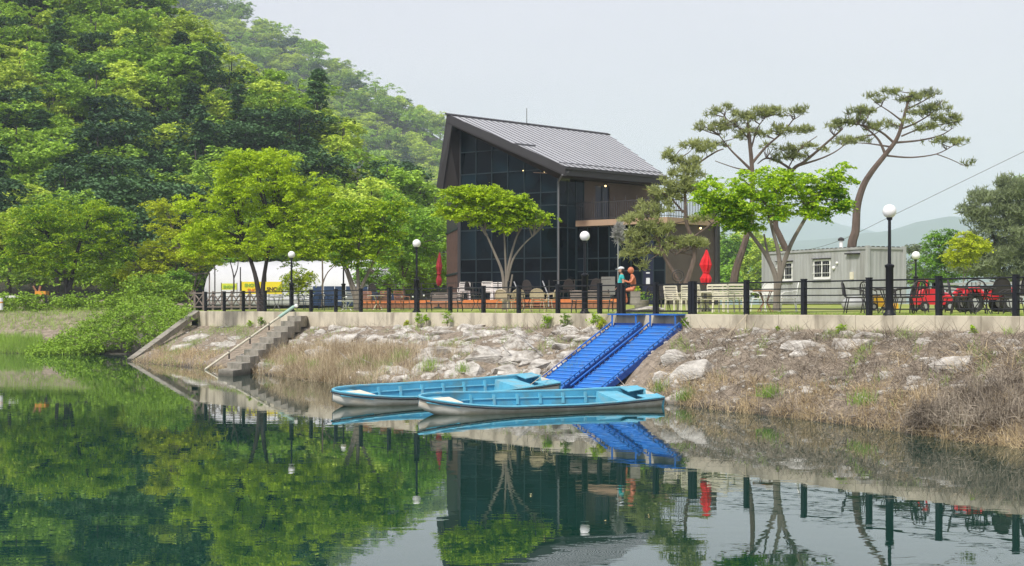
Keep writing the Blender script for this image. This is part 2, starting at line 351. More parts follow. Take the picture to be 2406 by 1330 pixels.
# ------------------------------------------------------------------ setting: water, lawn, bank
o = obj('water', MB().add([(-900,-400,0),(900,-400,0),(900,700,0),(-900,700,0)], [(0,1,2,3)]), 'water'); tag(o, kind='structure', label='still green lake water', cat='water')
def grid(name, fn, us, vs, mt, kind='structure', label=None, cat=None):
    V = [tuple(fn(u, v)) for u in us for v in vs]; m = len(vs)
    F = [(i*m+j, i*m+j+1, (i+1)*m+j+1, (i+1)*m+j) for i in range(len(us)-1) for j in range(m-1)]
    b = MB(); b.v = V; b.f = F; b.sm = True; o = obj(name, b, mt)
    for p in o.data.polygons: pass
    return tag(o, label, cat, kind=kind)
F0 = Vector((40.29, 0, 0))
def fence_at(s, b=0., z=0.):      # s metres from the camera end
    p = F0+Vector((-.563,.826,0))*s+N*b; p.z = z; return p
def lawn_fn(s, b):
    p = fence_at(s, b); z = lawn_z(p.x, p.y)
    if b > 1: z += .03*mnoise.noise(p*.25)
    p.z = z; return p
grid('lawn', lawn_fn, list(np.linspace(-60, 106.5, 70)), [-.02,.3,.8,1.5,3,5,8,12,18,25,35,50,80,140], 'grass', label='mown lawn of the park behind the wall', cat='lawn')
o = obj('ground', MB().add([(-3000,106,2.9),(3000,106,2.9),(3000,6300,2.9),(-3000,6300,2.9)], [(0,1,2,3)]), 'grass'); tag(o, kind='structure', label='flat ground reaching to the hills', cat='ground')
# bank between the wall foot and the shore; pairs: fence px, shore px, shore py, wall foot height
PAIR = [(440,305,850,1.75),(700,500,869,1.85),(850,610,879,1.95),(1000,740,896,2.0),(1150,860,906,2.05),(1300,1040,912,2.08),(1410,1235,914,2.1),(1500,1370,916,2.12),(1560,1445,925,2.12),(1640,1545,945,2.14),
        (1800,1680,963,2.16),(2000,1870,984,2.16),(2200,2070,1008,2.18),(2400,2255,1036,2.18),(2650,2480,1062,2.18),(3000,2800,1100,2.2)]
def fpx(px, b=0., z=2.6): return on_lawn(px, b, z)
TOPS = [fpx(a, -.3, z) for a, _, _, z in PAIR]; SHS = [shore_pt(x, y) for _, x, y, _ in PAIR]
TOPS.append(TOPS[-1]+E*60); SHS.append(SHS[-1]+E*60)
def bank(u, v, rough=True):
    u = min(max(u, 0), len(TOPS)-1.0001); i = int(u); t = u-i
    a = TOPS[i].lerp(TOPS[i+1], t); b = SHS[i].lerp(SHS[i+1], t)
    p = a.lerp(b, v)
    if v <= 1: p.z = a.z*(1-v)+(.30 if u > 2 else .30*max(0,u-1.2)/.8-.12*(u <= 1.2))*a.z*math.sin(math.pi*min(v,1))*.35
    else: p.z = -(v-1)*a.z*1.2
    if rough and 0 < v:
        q = Vector((p.x, p.y, 0)); k = min(1, v*5)*(1 if u > 1.6 else .5)
        p.z += k*(.10*mnoise.noise(q*.9)+.05*mnoise.noise(q*2.7))*(1 if v < .9 else .6)
    return p
bk = grid('bank', bank, list(np.linspace(0, len(TOPS)-1.001, 260)), list(np.linspace(0, 1.25, 30)), 'soil', label='riprap bank sloping to the water', cat='bank')

# ------------------------------------------------------------------ retaining wall
wl = thing('retaining_wall', 'low pale concrete retaining wall running under the black fence', 'wall', fpx(1400, -.15, 0))
core = MB(); a = fpx(465, -.13, 0); b = fpx(2850, -.13, 0); core.prism([a+Vector((0,0,1.2)), a+N*.12+Vector((0,0,1.2)), a+N*.12+Vector((0,0,2.57)), a+Vector((0,0,2.57))], b-a); obj('core', core, 'old_concrete', wl)
JX = [465,520,568,622,690,752,815,880,908,975,1050,1130,1215,1300,1392,1451,1530,1622,1715,1829,1915,2010,2098,2197,2305,2395,2520,2680,2850]
for i in range(len(JX)-1):
    p = fpx(JX[i], -.30, 0)+E*.009; q = fpx(JX[i+1], -.30, 0)-E*.009; dz = random.Random(i).uniform(-.006,.006)
    z0, z1 = 1.1, 2.6+dz
    m_ = MB().prism([p+Vector((0,0,z0)), p+N*.26+Vector((0,0,z0)), p+N*.26+Vector((0,0,z1)), p+N*.012+Vector((0,0,z1)), p+Vector((0,0,z1-.012))], q-p)
    obj('panel', m_, 'concrete', wl)

# ------------------------------------------------------------------ fences
HP = 1.1
def post(mb, p, h=HP, w_=.085): mb.beam(p, p+Vector((0,0,h)), w_, w_, up=N); return mb
def fence(pxs, label, end=0):
    g = thing('metal_fence', label, 'fence', fpx(pxs[len(pxs)//2], 0, 2.6))
    for px in pxs:
        w_ = .13 if px in (981,) else .085
        p = fpx(px, -.02, 2.59); o = obj('post', post(MB(), p, HP, .14), 'black_metal', g)
        obj('post_cap', MB().box(p+Vector((0,0,HP+.012)), (.155,.155,.03), rz=R(34)), 'black_metal', o)
    for i in range(len(pxs)-1):
        for hh in (.17,.36,.55,.74,.94):
            p = fpx(pxs[i], -.02, 2.6+hh*HP); q = fpx(pxs[i+1], -.02, 2.6+hh*HP); mid = (p+q)/2-Vector((0,0,.006))
            obj('rail', MB().tube([p, mid, q], .019 if hh < .9 else .025, 5), 'black_metal', g)
    return g
fence([483,527,572,623,685,731,789,848,914,981,1058,1136,1219,1311,1409,1455], 'long black metal fence along the wall left of the gate')
fence([1631,1754,1889,2042,2206,2387,2590,2830], 'black metal fence with thin rails along the wall right of the gate')
g = thing('metal_gate', 'black two-leaf gate with empty frames above the blue ramps', 'gate', fpx(1540, 0, 2.6))
for px in (1463, 1541, 1624): obj('post', post(MB(), fpx(px, -.03, 2.59), 1.12, .16), 'black_metal', g)
for a, b in ((1463,1541),(1541,1624)):
    lf = MB()
    for z in (2.70, 3.62): lf.beam(fpx(a,-.03,z)+E*.1, fpx(b,-.03,z)-E*.1, .05, .06)
    for z in (2.95, 3.2, 3.42): lf.beam(fpx(a,-.03,z)+E*.1, fpx(b,-.03,z)-E*.1, .015, .015)
    for px, k in ((a, .1),(b, -.1)): p = fpx(px,-.03,2.7)+E*k; lf.beam(p, p+Vector((0,0,.92)), .05, .05, up=N)
    obj('gate_leaf', lf, 'black_metal', g)

# ------------------------------------------------------------------ lamps
def lamp(px, b, label, zg=5.58, r=.2, heavy=True):
    p = on_lawn(px, b); h = zg-p.z; g = thing('street_lamp', label, 'street lamp', p, group='globe lamps of the park')
    k = .115
    obj('base', MB().lathe([(.19,0),(.19,.05),(.14,.09),(.12,.16)], p, 10), 'black_metal', g)
    obj('lower_post', MB().lathe([(k,.16),(k,1.38),(k+.025,1.4),(k+.025,1.46),(.06,1.5)], p, 10), 'black_metal', g)
    obj('pole', MB().lathe([(.052,1.5),(.045,h-r-.06),(.08,h-r-.05),(.09,h-r+.02)], p, 8), 'black_metal', g)
    obj('globe', MB().sphere((p.x,p.y,p.z+h), r, 18), 'globe', g)
    return g
lamp(2090, -.12, 'tall globe lamp at the wall edge in front of the grey container', 5.62)
lamp(1374, .15, 'globe lamp at the fence in front of the dark glass building', 5.5, .19)
lamp(979, .15, 'globe lamp left of the closed dark red parasol', 5.66, .185)
lamp(685, .4, 'globe lamp beside the large double-trunked tree', 5.55, .19)
lamp(807, 8.5, 'small far globe lamp in front of the white tunnel tent', 5.6, .17)
lamp(2152, 28, 'small far globe lamp right of the grey container', 5.55, .22)

# ------------------------------------------------------------------ main building
def V(x, y, z): return Vector((x, y, z))
bd = thing('glass_building', 'dark modern building with a slanted metal roof and a glass gable', 'building', (2.67, 86, 2.9))
gd = V(-.804,.5945,0); vd = V(.7096,.7046,0); sw = V(-.143,.99,0)
gn = V(-.5945,-.804,0)          # outward of glass gable
sn = V(.7046,-.7096,0)          # outward of side wall
Cc = V(2.67, 86, 0); GL = 7.2; ZB = 2.9
def eave_z(t): return 10.55+(14.5-10.85)*(t+.6)/8.7     # underside along the gable plane
def gp(t, z, o=0.): p = Cc+gd*t+gn*o; p.z = z; return p
# roof plates
E0 = V(3.04,84.5,10.85); AP = V(-3.95,89.67,14.5); R1 = V(6.55,100.1,14.5); E1 = V(9.55,90.97,10.85)
LE0 = V(-4.62,90.2,10.15); LE1 = V(3.0,104.,10.15)
rn = (E1-E0).cross(AP-E0).normalized(); rn = rn if rn.z > 0 else -rn
rf = obj('roof', MB().prism([E0, E1, R1, AP], -rn*.12), 'roof', bd)
obj('left_roof_slope', MB().prism([AP, R1, LE1, LE0], V(.12,.03,0)), 'charcoal', bd)
# standing seams (parallel, perpendicular to the ridge), clipped by the slanted near rake and far rake
rd = (R1-AP).normalized(); ud = (AP-E0)-rd*((AP-E0).dot(rd)); sl = ud.length; ud.normalize()
lo0 = 0; ns = 28
apx = (AP-E0).dot(rd); r1x = (R1-E0).dot(rd); e1x = (E1-E0).dot(rd)
for i in range(ns):
    x = apx+.22+(r1x-apx-.3)*i/(ns-1)
    t0 = 0 if x >= 0 else x/apx
    t1 = 1 if True else 1
    if x > e1x: t0 = (x-e1x)/(r1x-e1x)
    if 1-t0 < .03: continue
    a = E0+rd*x+ud*sl*t0+rn*.02; b = E0+rd*x+ud*sl*1.0+rn*.02
    obj('roof_seam', MB().beam(a, b, .075, .03, up=rn), 'roof_seam', rf)
obj('ridge_cap', MB().beam(AP+rn*.03-rd*.05, R1+rn*.03, .28, .09, up=rn), 'charcoal', rf)
sb = MB()
for k in (.055,): 
    n_ = 60
    for i in range(n_): pass
sb.beam(E0+ud*.55+rn*.08, E1+ud*.55+rn*.08+rd*.1, .03, .05, up=rn); obj('snow_guard', sb, 'roof_seam', rf)
p = E0+rd*.1+ud*sl*.42+rn*.06; obj('roof_hatch', MB().beam(E0+rd*-.45+ud*sl*.42+rn*.05, E0+rd*1.2+ud*sl*.42+rn*.05, .12, .08, up=rn), 'roof_seam', rf)
# barge boards and fascia
up = V(0,0,1)
def board(a, b, h, th, nrm, drop=.0): return MB().prism([a+up*(.04-drop), b+up*(.04-drop), b+up*(-h-drop), a+up*(-h-drop)], nrm*th)
obj('barge_board', board(AP, E0, .52, .1, -gn), 'charcoal', bd)
obj('barge_board', MB().prism([AP+up*.03, LE0+up*-.02, LE0+V(.40,-.05,-.12), AP+V(.33,-.2,-.62)], -gn*.1), 'charcoal', bd)
obj('fascia', board(E0, E1, .5, .08, -sn), 'charcoal', bd)
obj('gutter', MB().beam(E0+sn*.05+up*-.08, E1+sn*.05+up*-.08, .12, .1), 'charcoal', bd)
obj('soffit', MB().prism([E0+up*-.48, AP+up*-.5, gp(GL, AP.z-.9), gp(0, 10.3)], up*.04), 'soffit', bd)
obj('soffit', MB().prism([E0+up*-.5, E1+up*-.5, E1-sn*.7+vd*0+up*-.5, Cc+up*10.35], up*.03), 'soffit', bd)
obj('left_soffit', MB().prism([LE0+up*-.0, AP+up*-.65+gd*.0, gp(GL+.05, 13.3), gp(GL+.05, 9.6)], -gn*.05), 'soffit', bd)
# glass gable: columns and rows
rows = [2.9, 4.35, 5.22, 7.0, 8.1, 9.15, 10.2, 11.15, 12.5, 14.2]
def zr(y, t): return CH+(HZ-y)/FPX*(Cc+gd*t).y
# row heights taken at the right corner of the gable
rows = [2.9, zr(637,0), zr(605,0), zr(534.5,0), zr(481.5,0), zr(450,0), zr(395,0), zr(336,0), 13.6]
rows = [2.9, 4.93, 5.72, 7.47, 8.80, 9.55, 10.9, 12.25, 13.6]
cols = [0+GL*i/6 for i in range(7)]
def top_at(t): return 10.32+(13.72-10.32)*t/GL
def pane(poly, mt, nrm, parent=bd): obj('pane', MB().prism(poly, -nrm*.03), mt, parent)
for i in range(6):
    a, b = cols[i]+.035, cols[i+1]-.035
    for j in range(len(rows)-1):
        z0, z1 = rows[j]+.03, rows[j+1]-.03
        ta, tb = top_at(a), top_at(b)
        if z0 >= max(ta, tb): continue
        poly = [(a, z0), (b, z0)]
        if z1 <= min(ta, tb): poly += [(b, z1), (a, z1)]
        else:
            if z0 >= min(ta,tb):
                tt = a+(b-a)*(z0-ta)/(tb-ta); poly = [(tt, z0), (b, z0), (b, min(z1,tb))]
                if z1 < tb: poly.append((a+(b-a)*(z1-ta)/(tb-ta), z1))
            else:
                poly = [(a, z0), (b, z0), (b, min(z1, tb))]
                if z1 < tb: poly.append((a+(b-a)*(z1-ta)/(tb-ta), z1))
                poly.append((a, ta))
        pane([gp(t, z) for t, z in poly], 'glass' if j >= 2 else 'glass_low', gn)
for t in cols:
    obj('mullion', MB().prism([gp(t-.03, 2.9, .05), gp(t+.03, 2.9, .05), gp(t+.03, top_at(t), .05), gp(t-.03, top_at(t), .05)], -gn*.12), 'frame', bd)
for z in rows[1:-1]:
    t0 = 0 if z < 10.32 else (z-10.32)/(13.72-10.32)*GL
    obj('transom', MB().prism([gp(t0, z-.03, .035), gp(GL, z-.03, .035), gp(GL, z+.03, .035), gp(t0, z+.03, .035)], -gn*.07), 'frame', bd)
obj('corner_post', MB().prism([gp(GL, 2.9, .06), gp(GL+.22, 2.9, .06), gp(GL+.22, 13.6, .06), gp(GL, 13.6, .06)], -gn*.15), 'charcoal', bd)
# back fill, so that nothing shows through the walls
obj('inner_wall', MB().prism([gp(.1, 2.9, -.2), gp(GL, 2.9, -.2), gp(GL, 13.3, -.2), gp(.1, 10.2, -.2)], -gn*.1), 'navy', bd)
# left wall, receding
LW = gp(GL+.22, 0)
lw = obj('left_wall', MB().prism([LW+up*2.9, LW+sw*7+up*2.9, LW+sw*7+up*10.2, LW+up*13.4], V(.15,0,0)), 'charcoal', bd)
ln_ = V(-.99,-.143,0)
for k in range(13):
    p = LW+sw*(.3+.52*k)+ln_*.03; obj('slat', MB().beam(p+up*3.2, p+up*7.6, .05, .09, up=sw), 'slatwood', lw)
for z in (3.1, 4.9, 7.65): obj('band', MB().beam(LW+ln_*.05+up*z, LW+sw*7+ln_*.05+up*z, .05, .12), 'frame', lw)
# side wall upstairs
def sp(s, z, o=0.): p = Cc+vd*s+sn*o; p.z = z; return p
for a, b in ((.06,.78),(.84,1.5),(1.56,2.2)):
    for z0, z1 in ((2.9,5.0),(5.06,7.45),(7.52,8.75),(8.82,10.2)): pane([sp(a,z0), sp(b,z0), sp(b,z1), sp(a,z1)], 'glass', sn)
for s in (0,.81,1.53,2.22): obj('mullion', MB().prism([sp(s-.03,2.9,.04), sp(s+.03,2.9,.04), sp(s+.03,10.25,.04), sp(s-.03,10.25,.04)], -sn*.1), 'frame', bd)
for z in (5.03,7.485,8.785): obj('transom', MB().beam(sp(0,z,.0), sp(2.22,z,.0), .06, .06), 'frame', bd)
obj('side_wall', MB().prism([sp(2.26,7.5), sp(3.25,7.5), sp(3.25,10.32), sp(2.26,10.32)], -sn*.2), 'stucco', bd)
obj('side_wall', MB().prism([sp(4.55,7.5), sp(9.0,7.5), sp(9.0,10.32), sp(4.55,10.32)], -sn*.2), 'stucco', bd)
obj('side_wall', MB().prism([sp(3.25,10.12), sp(4.55,10.12), sp(4.55,10.32), sp(3.25,10.32)], -sn*.2), 'stucco', bd)
obj('end_wall', MB().prism([sp(9.0,2.9), sp(9.0,2.9)-sn*9.5, sp(9.0,13.)-sn*7, sp(9.0,10.32)], vd*.2), 'stucco', bd)
dr = obj('balcony_door', MB().prism([sp(3.25,7.9,-.08), sp(4.55,7.9,-.08), sp(4.55,10.12,-.08), sp(3.25,10.12,-.08)], -sn*.05), 'navy', bd)
obj('door_frame', MB().beam(sp(3.9,7.9,-.05), sp(3.9,10.1,-.05), .05, .05), 'frame', dr)
for s in (4.0, 8.0):
    p = sp(s, 10.2, .14); lm = obj('wall_light', MB().box(p, (.16,.16,.1)), 'black_metal', bd); obj('bulb', MB().sphere(p-up*.1, .055, 8), 'lamp_glow', lm)
# annex with terrace
A0 = sp(1.64, 0); A1 = A0-gd*6.07; A2 = A1+vd*4.6; A3 = A0+vd*9
def at(p, z): return V(p.x, p.y, z)
obj('terrace_slab', MB().prism([at(A0+gn*.15,7.58), at(A1+gn*.15-gd*.15,7.58), at(A2-gd*.15,7.58), at(A3-gd*2,7.58), at(A3,7.58)], up*.34), 'slab', bd)
aw = obj('annex_side_wall', MB().prism([at(A1,2.9), at(A2,2.9), at(A2,7.58), at(A1,7.58)], -sn*.2), 'stucco', bd)
obj('annex_drain', MB().tube([at(A2+sn*.1-vd*.12,2.9), at(A2+sn*.1-vd*.12,7.7)], .09, 8), 'charcoal', bd)
obj('annex_pier', MB().prism([at(A2+sn*.02,2.9), at(A2+sn*.02+vd*.35,2.9), at(A2+sn*.02+vd*.35,7.75), at(A2+sn*.02,7.75)], -sn*.4), 'charcoal', bd)
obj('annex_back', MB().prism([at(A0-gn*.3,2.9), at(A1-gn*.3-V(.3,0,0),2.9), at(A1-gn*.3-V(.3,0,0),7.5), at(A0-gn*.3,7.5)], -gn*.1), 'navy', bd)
L = 6.0; nc = 8
def ap(t, z, o=0): p = A0-gd*t+gn*o; p.z = z; return p
for i in range(nc):
    a, b = L*i/nc+.03, L*(i+1)/nc-.03
    if i == 6: continue
    for z0, z1 in ((2.95,4.9),(4.96,5.66),(5.72,7.52)): pane([ap(a,z0), ap(b,z0), ap(b,z1), ap(a,z1)], 'glass_low', gn)
for i in range(nc+1):
    t = L*i/nc; obj('mullion', MB().prism([ap(t-.025,2.9,.03), ap(t+.025,2.9,.03), ap(t+.025,7.56,.03), ap(t-.025,7.56,.03)], -gn*.08), 'frame', bd)
for z in (4.93,5.69): obj('transom', MB().prism([ap(0,z-.03,.02), ap(L,z-.03,.02), ap(L,z+.03,.02), ap(0,z+.03,.02)], -gn*.05), 'frame', bd)
dd = obj('entrance_door', MB().prism([ap(L*6/nc+.04,2.95,.0), ap(L*7/nc-.04,2.95,.0), ap(L*7/nc-.04,5.6,.0), ap(L*6/nc+.04,5.6,.0)], -gn*.05), 'navy', bd)
obj('notice', MB().prism([ap(4.75,4.15,.02), ap(5.0,4.15,.02), ap(5.0,4.5,.02), ap(4.75,4.5,.02)], -gn*.01), 'paper', dd)
obj('notice', MB().prism([ap(4.75,4.75,.02), ap(5.0,4.75,.02), ap(5.0,4.82,.02), ap(4.75,4.82,.02)], -gn*.01), 'paper', dd)
obj('notice_board', MB().prism([ap(1.75,3.55,.08), ap(2.7,3.55,.08), ap(2.7,4.6,.08), ap(1.75,4.6,.08)], -gn*.02), 'board', bd)
p = at(A2-vd*1.6+sn*.1, 7.5); lm = obj('wall_light', MB().box(p, (.14,.14,.1)), 'black_metal', bd); obj('bulb', MB().sphere(p-up*.1, .06, 8), 'lamp_glow', lm)
# railing
rl = obj('terrace_railing', MB().beam(at(A0+gn*.1,8.95), at(A1+gn*.1,8.95), .04, .04).beam(at(A1+gn*.1,8.95), at(A2,8.95), .04, .04).beam(at(A0+gn*.1,8.02), at(A1+gn*.1,8.02), .04, .03).beam(at(A1+gn*.1,8.02), at(A2,8.02), .04, .03), 'charcoal', bd)
rnd = random.Random(5)
for k in range(40):
    p = A0.lerp(A1, (k+.5)/40)+gn*.1; t = 8.95+(.28 if k % 5 == 2 else rnd.uniform(.0,.08)); obj('baluster', MB().beam(at(p,7.92), at(p,t), .035, .035), 'charcoal', rl)
for k in range(32):
    p = A1.lerp(A2, (k+.5)/32); t = 8.95+(.28 if k % 5 == 2 else rnd.uniform(.0,.08)); obj('baluster', MB().beam(at(p,7.92), at(p,t), .035, .035), 'charcoal', rl)
# far terrace rail seen through the pines
far = MB()
for k in range(30): p = A2.lerp(A3-gd*2+vd*0, k/30); far.beam(at(p,7.92), at(p,9.0), .035, .035)
obj('back_railing', far, 'slatwood', bd)
# downspout, antenna
obj('downspout', MB().tube([E0+sn*.05+up*-.25+rd*.25, E0+up*-.45+gd*.2, gp(-.12,10.1,.15), gp(-.12,9.8,.12), gp(-.12,2.95,.12)], .055, 7), 'downpipe', bd)
p = AP+rd*6.9; an = thing('antenna', 'thin rooftop antenna rod standing on the ridge', 'antenna', p); obj('rod', MB().tube([p-up*.1, p+up*1.05], .022, 5), 'iron', an); obj('bracket', MB().box(p+up*.05, (.12,.12,.1)), 'iron', an)
# interior lamps seen through glass: small warm ones by the gable
for t, z, r_ in ((.9,10.75,.04),(1.9,8.3,.05),(2.45,10.9,.03)):
    p = gp(t, z, .07); obj('bulb', MB().sphere(p, r_, 8), 'lamp_glow', bd)
obj('light_bar', MB().beam(gp(.15,10.0+.6,.07), gp(1.7,10.75,.07), .03, .035), 'slab', bd)

# ------------------------------------------------------------------ timber terrace in front
tb = 8.5
td = thing('timber_terrace', 'long raised timber terrace with an orange edge before the building', 'terrace', on_lawn(1150, tb))
def dk(px, b, z): return on_lawn(px, b, z)
obj('deck_floor', MB().prism([dk(850,tb+.05,3.14), dk(1452,tb+.05,3.14), dk(1452,tb+9,3.14), dk(850,tb+9,3.14)], up*.06), 'deckwood', td)
obj('edge_board', MB().beam(dk(848,tb-.02,3.13), dk(1455,tb-.02,3.13), .06, .17), 'orange', td)
n_ = 70; a = dk(850,tb,0); b = dk(1450,tb,0)
for i in range(n_):
    p = a.lerp(b, i/n_); q = a.lerp(b, (i+.9)/n_); z = 3.04
    obj('skirt_plank', MB().prism([at(p,2.7), at(q,2.7), at(q,z), at(p,z)], N*.03), 'deckwood', td)
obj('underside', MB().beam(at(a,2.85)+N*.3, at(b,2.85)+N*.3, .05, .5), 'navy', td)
rr_ = MB()
for px in range(870, 1440, 60): p = dk(px, tb+.1, 3.2); rr_.beam(p, p+up*.95, .05, .05)
for z in (3.55, 3.85, 4.12): rr_.beam(dk(870,tb+.1,z), dk(1200,tb+.1,z), .03, .03); rr_.beam(dk(1300,tb+.1,z), dk(1435,tb+.1,z), .03, .03)
obj('deck_railing', rr_, 'iron', td)
for k, px in enumerate((1208, 1275)):
    p = dk(px, tb, 4.1); q = dk(px+14, tb-1.6, 3.35); obj('stair_handrail', MB().tube([p, q, q-up*.5], .03, 6), 'silver', td)
st = MB()
for k in range(3): st.beam(dk(1212, tb-.3-.35*k, 3.05-.13*k), dk(1290, tb-.3-.35*k, 3.05-.13*k), .35, .06)
obj('deck_steps', st, 'deckwood', td)

# ------------------------------------------------------------------ grey container cabin
K0 = V(16.6, 69, 0); kl = V(-.439,.898,0); kr = V(.898,.439,0); kz0, kz1 = 3.02, 5.63
cb = thing('container_cabin', 'long grey container cabin with two barred white windows', 'cabin', at(K0, 2.95))
def kp(t, z, o=0): p = K0+kl*t-kr*o; p.z = z; return p      # long face
def kq(s, z, o=0): p = K0+kr*s-kl*o; p.z = z; return p      # short face
body = MB().prism([at(K0,kz0), at(K0+kr*2.15,kz0), at(K0+kr*2.15+kl*8.2,kz0), at(K0+kl*8.2,kz0)], up*(kz1-kz0)); obj('body', body, 'container', cb)
for i in range(33):
    a = .12+8.0*i/33; obj('rib', MB().prism([kp(a,kz0+.15), kp(a+.06,kz0+.15,.012), kp(a+.13,kz0+.15,.012), kp(a+.19,kz0+.15)], up*(kz1-kz0-.3)), 'container', cb)
for i in range(8):
    a = .12+1.9*i/8; obj('rib', MB().prism([kq(a,kz0+.15), kq(a+.06,kz0+.15,.012), kq(a+.13,kz0+.15,.012), kq(a+.19,kz0+.15)][::-1], up*(kz1-kz0-.3)), 'container', cb)
for p, q in ((K0, K0+kl*8.2), (K0, K0+kr*2.15)):
    for z, hh in ((kz1-.02,.12),(kz0+.07,.15)): obj('edge_rail', MB().beam(at(p,z)-(kr if q == K0+kl*8.2 else kl)*.02, at(q,z)-(kr if q == K0+kl*8.2 else kl)*.02, .07, hh), 'container', cb)
for q in (K0, K0+kl*8.2, K0+kr*2.15): obj('corner_post', MB().beam(at(q,kz0-.02), at(q,kz1+.08), .16, .16, up=kr), 'container', cb)
for i in range(24): obj('roof_clip', MB().beam(kp(.2+8*i/24,kz1+.045,.03), kp(.36+8*i/24,kz1+.045,.03), .06, .035), 'charcoal', cb)
for i in range(6): obj('roof_clip', MB().beam(kq(.2+1.8*i/6,kz1+.045,.03), kq(.36+1.8*i/6,kz1+.045,.03), .06, .035), 'charcoal', cb)
def kwin(t0, t1, z0, z1):
    wn = obj('window', MB().prism([kp(t0,z0,.02), kp(t1,z0,.02), kp(t1,z1,.02), kp(t0,z1,.02)], kr*.02), 'white', cb)
    m_ = (t0+t1)/2
    for a, b in ((t0+.08, m_-.05), (m_+.05, t1-.08)):
        obj('window_pane', MB().prism([kp(a,z0+.12,.03), kp(b,z0+.12,.03), kp(b,z1-.08,.03), kp(a,z1-.08,.03)], kr*.01), 'glass_low', wn)
        for k in range(4): t = a+(b-a)*(k+.5)/4; obj('bar', MB().beam(kp(t,z0+.14,.07), kp(t,z1-.14,.07), .012, .012), 'silver', wn)
    for z in (z0+.3, z1-.25): obj('bar', MB().beam(kp(t0-.04,z,.07), kp(t1+.04,z,.07), .02, .02), 'white', wn)
    obj('window_hood', MB().beam(kp(t0-.05,z1+.05,.05), kp(t1+.05,z1+.05,.05), .12, .04), 'charcoal', wn); obj('sill', MB().beam(kp(t0-.05,z0-.03,.05), kp(t1+.05,z0-.03,.05), .1, .04), 'container', wn)
kwin(2.75, 4.05, 4.2, 5.15); kwin(5.75, 7.05, 4.15, 5.1)
obj('door_hood', MB().beam(kp(.55,5.35,.08), kp(1.5,5.37,.08), .18, .07), 'charcoal', cb)
obj('meter_box', MB().prism([kp(1.0,4.15,.0), kp(1.22,4.15,.0), kp(1.22,4.5,.0), kp(1.0,4.5,.0)], -kr*.08), 'cream', cb)
obj('vent_cap', MB().sphere(kp(2.2,4.95,.05), .07, 8).sphere(kp(2.45,4.72,.05), .09, 8), 'white', cb)
for s in (.4, 3.3, 6.2, 7.9): obj('block', MB().box(kp(s,2.96,-.3), (.4,.4,.2), rz=1.1), 'old_concrete', cb)
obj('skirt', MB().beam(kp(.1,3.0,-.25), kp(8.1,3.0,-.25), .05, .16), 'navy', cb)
pp = kp(3.2, kz1, -1.); ch = obj('flue', MB().tube([pp, pp+up*.45], .09, 8), 'white', cb); obj('flue_cap', MB().lathe([(.16,.45),(.16,.55),(.05,.62)], pp, 8), 'iron', ch)

# ------------------------------------------------------------------ white tunnel tent, back fence, banners
tt = thing('tunnel_tent', 'long white arched vinyl tunnel tent behind the trees', 'tent', Wz(690, 118, 2.95))
a = Wz(478, 118, 2.9); b = Wz(885, 112, 2.9); ax = (b-a).normalized(); cr = V(-ax.y, ax.x, 0); m_ = MB(); m_.sm = True
n_, q_ = 26, 12; Lt = (b-a).length
for i in range(n_+1):
    t = i/n_; rad = 1.0
    if t > .86: rad = math.sqrt(max(0.02, 1-((t-.86)/.14)**2))
    for j in range(q_+1):
        th = math.pi*j/q_; p = a+ax*Lt*t+cr*(-math.cos(th)*3.2*(.3+.7*rad)+3.2)+up*(.2+3.45*rad*math.sin(th)**.8*(1-.03*(i % 2)))
        m_.v.append(tuple(p))
for i in range(n_):
    for j in range(q_): o_ = i*(q_+1)+j; m_.f.append((o_, o_+q_+1, o_+q_+2, o_+1))
m_.f.append(tuple(range(q_+1)))
obj('cover', m_, 'vinyl', tt)
for px in (505,565,625): p = Wz(px, 113.5, 2.9); obj('pole', MB().tube([p, p+up*3.0], .05, 5), 'iron', tt)
obj('base_rail', MB().beam(a-cr*.1+up*.3, b-cr*.1+up*.3, .12, .4), 'container', tt)
sf = thing('screen_fence', 'dark blue sheet fence behind the left garden', 'fence', Wz(810, 104, 2.95))
for i in range(8):
    p = Wz(735+26*i, 104, 2.95); q = Wz(735+26*i+24.6, 104, 2.95); obj('panel', MB().prism([p, q, q+up*1.35, p+up*1.35], V(0,.04,0)), 'blue_sheet', sf)
def text_mesh(name, s, size, mt, parent, loc, rz):
    cu = bpy.data.curves.new(name, 'FONT'); cu.body = s; cu.size = size; cu.extrude = .004; cu.align_x = 'CENTER'; cu.offset = .012
    t_ = bpy.data.objects.new(name, cu); C.objects.link(t_); dg = bpy.context.evaluated_depsgraph_get()
    me = bpy.data.meshes.new_from_object(t_.evaluated_get(dg)); bpy.data.objects.remove(t_)
    o = link(name, me, mt, parent); o.location = loc; o.rotation_euler = (R(90), 0, rz); return o
def banner(px0, px1, y0, y1, d, mt, label, texts):
    a = W(px0, y1, d); b = W(px1, y1, d); h = (y1-y0)/FPX*d
    g = thing('banner', label, 'banner', (a+b)/2)
    obj('cloth', MB().prism([a, b, b+up*h, a+up*h], V(0,.02,0)), mt, g)
    for p in (a, b): obj('stake', MB().tube([at(p,2.9), p+up*(h+.05)], .025, 5), 'iron', g)
    for s, sz, m2, dx, dz in texts: text_mesh('lettering', s, sz, m2, g, (dx, -.03, dz), 0)
banner(520, 557, 666, 681, 103, 'banner2', 'small lime-yellow banner left of the larger yellow one', [('SNOW', .26, 'green_print', 0, .12)])
banner(567, 663, 662, 691, 101, 'banner', 'large yellow banner with printed lettering behind the double-trunked tree', [('SNOW', .36, 'dark_print', .9, .22), ('SNOW', .3, 'green_print', -.7, .5), ('SNOW', .3, 'orange_print', -.5, .15)])
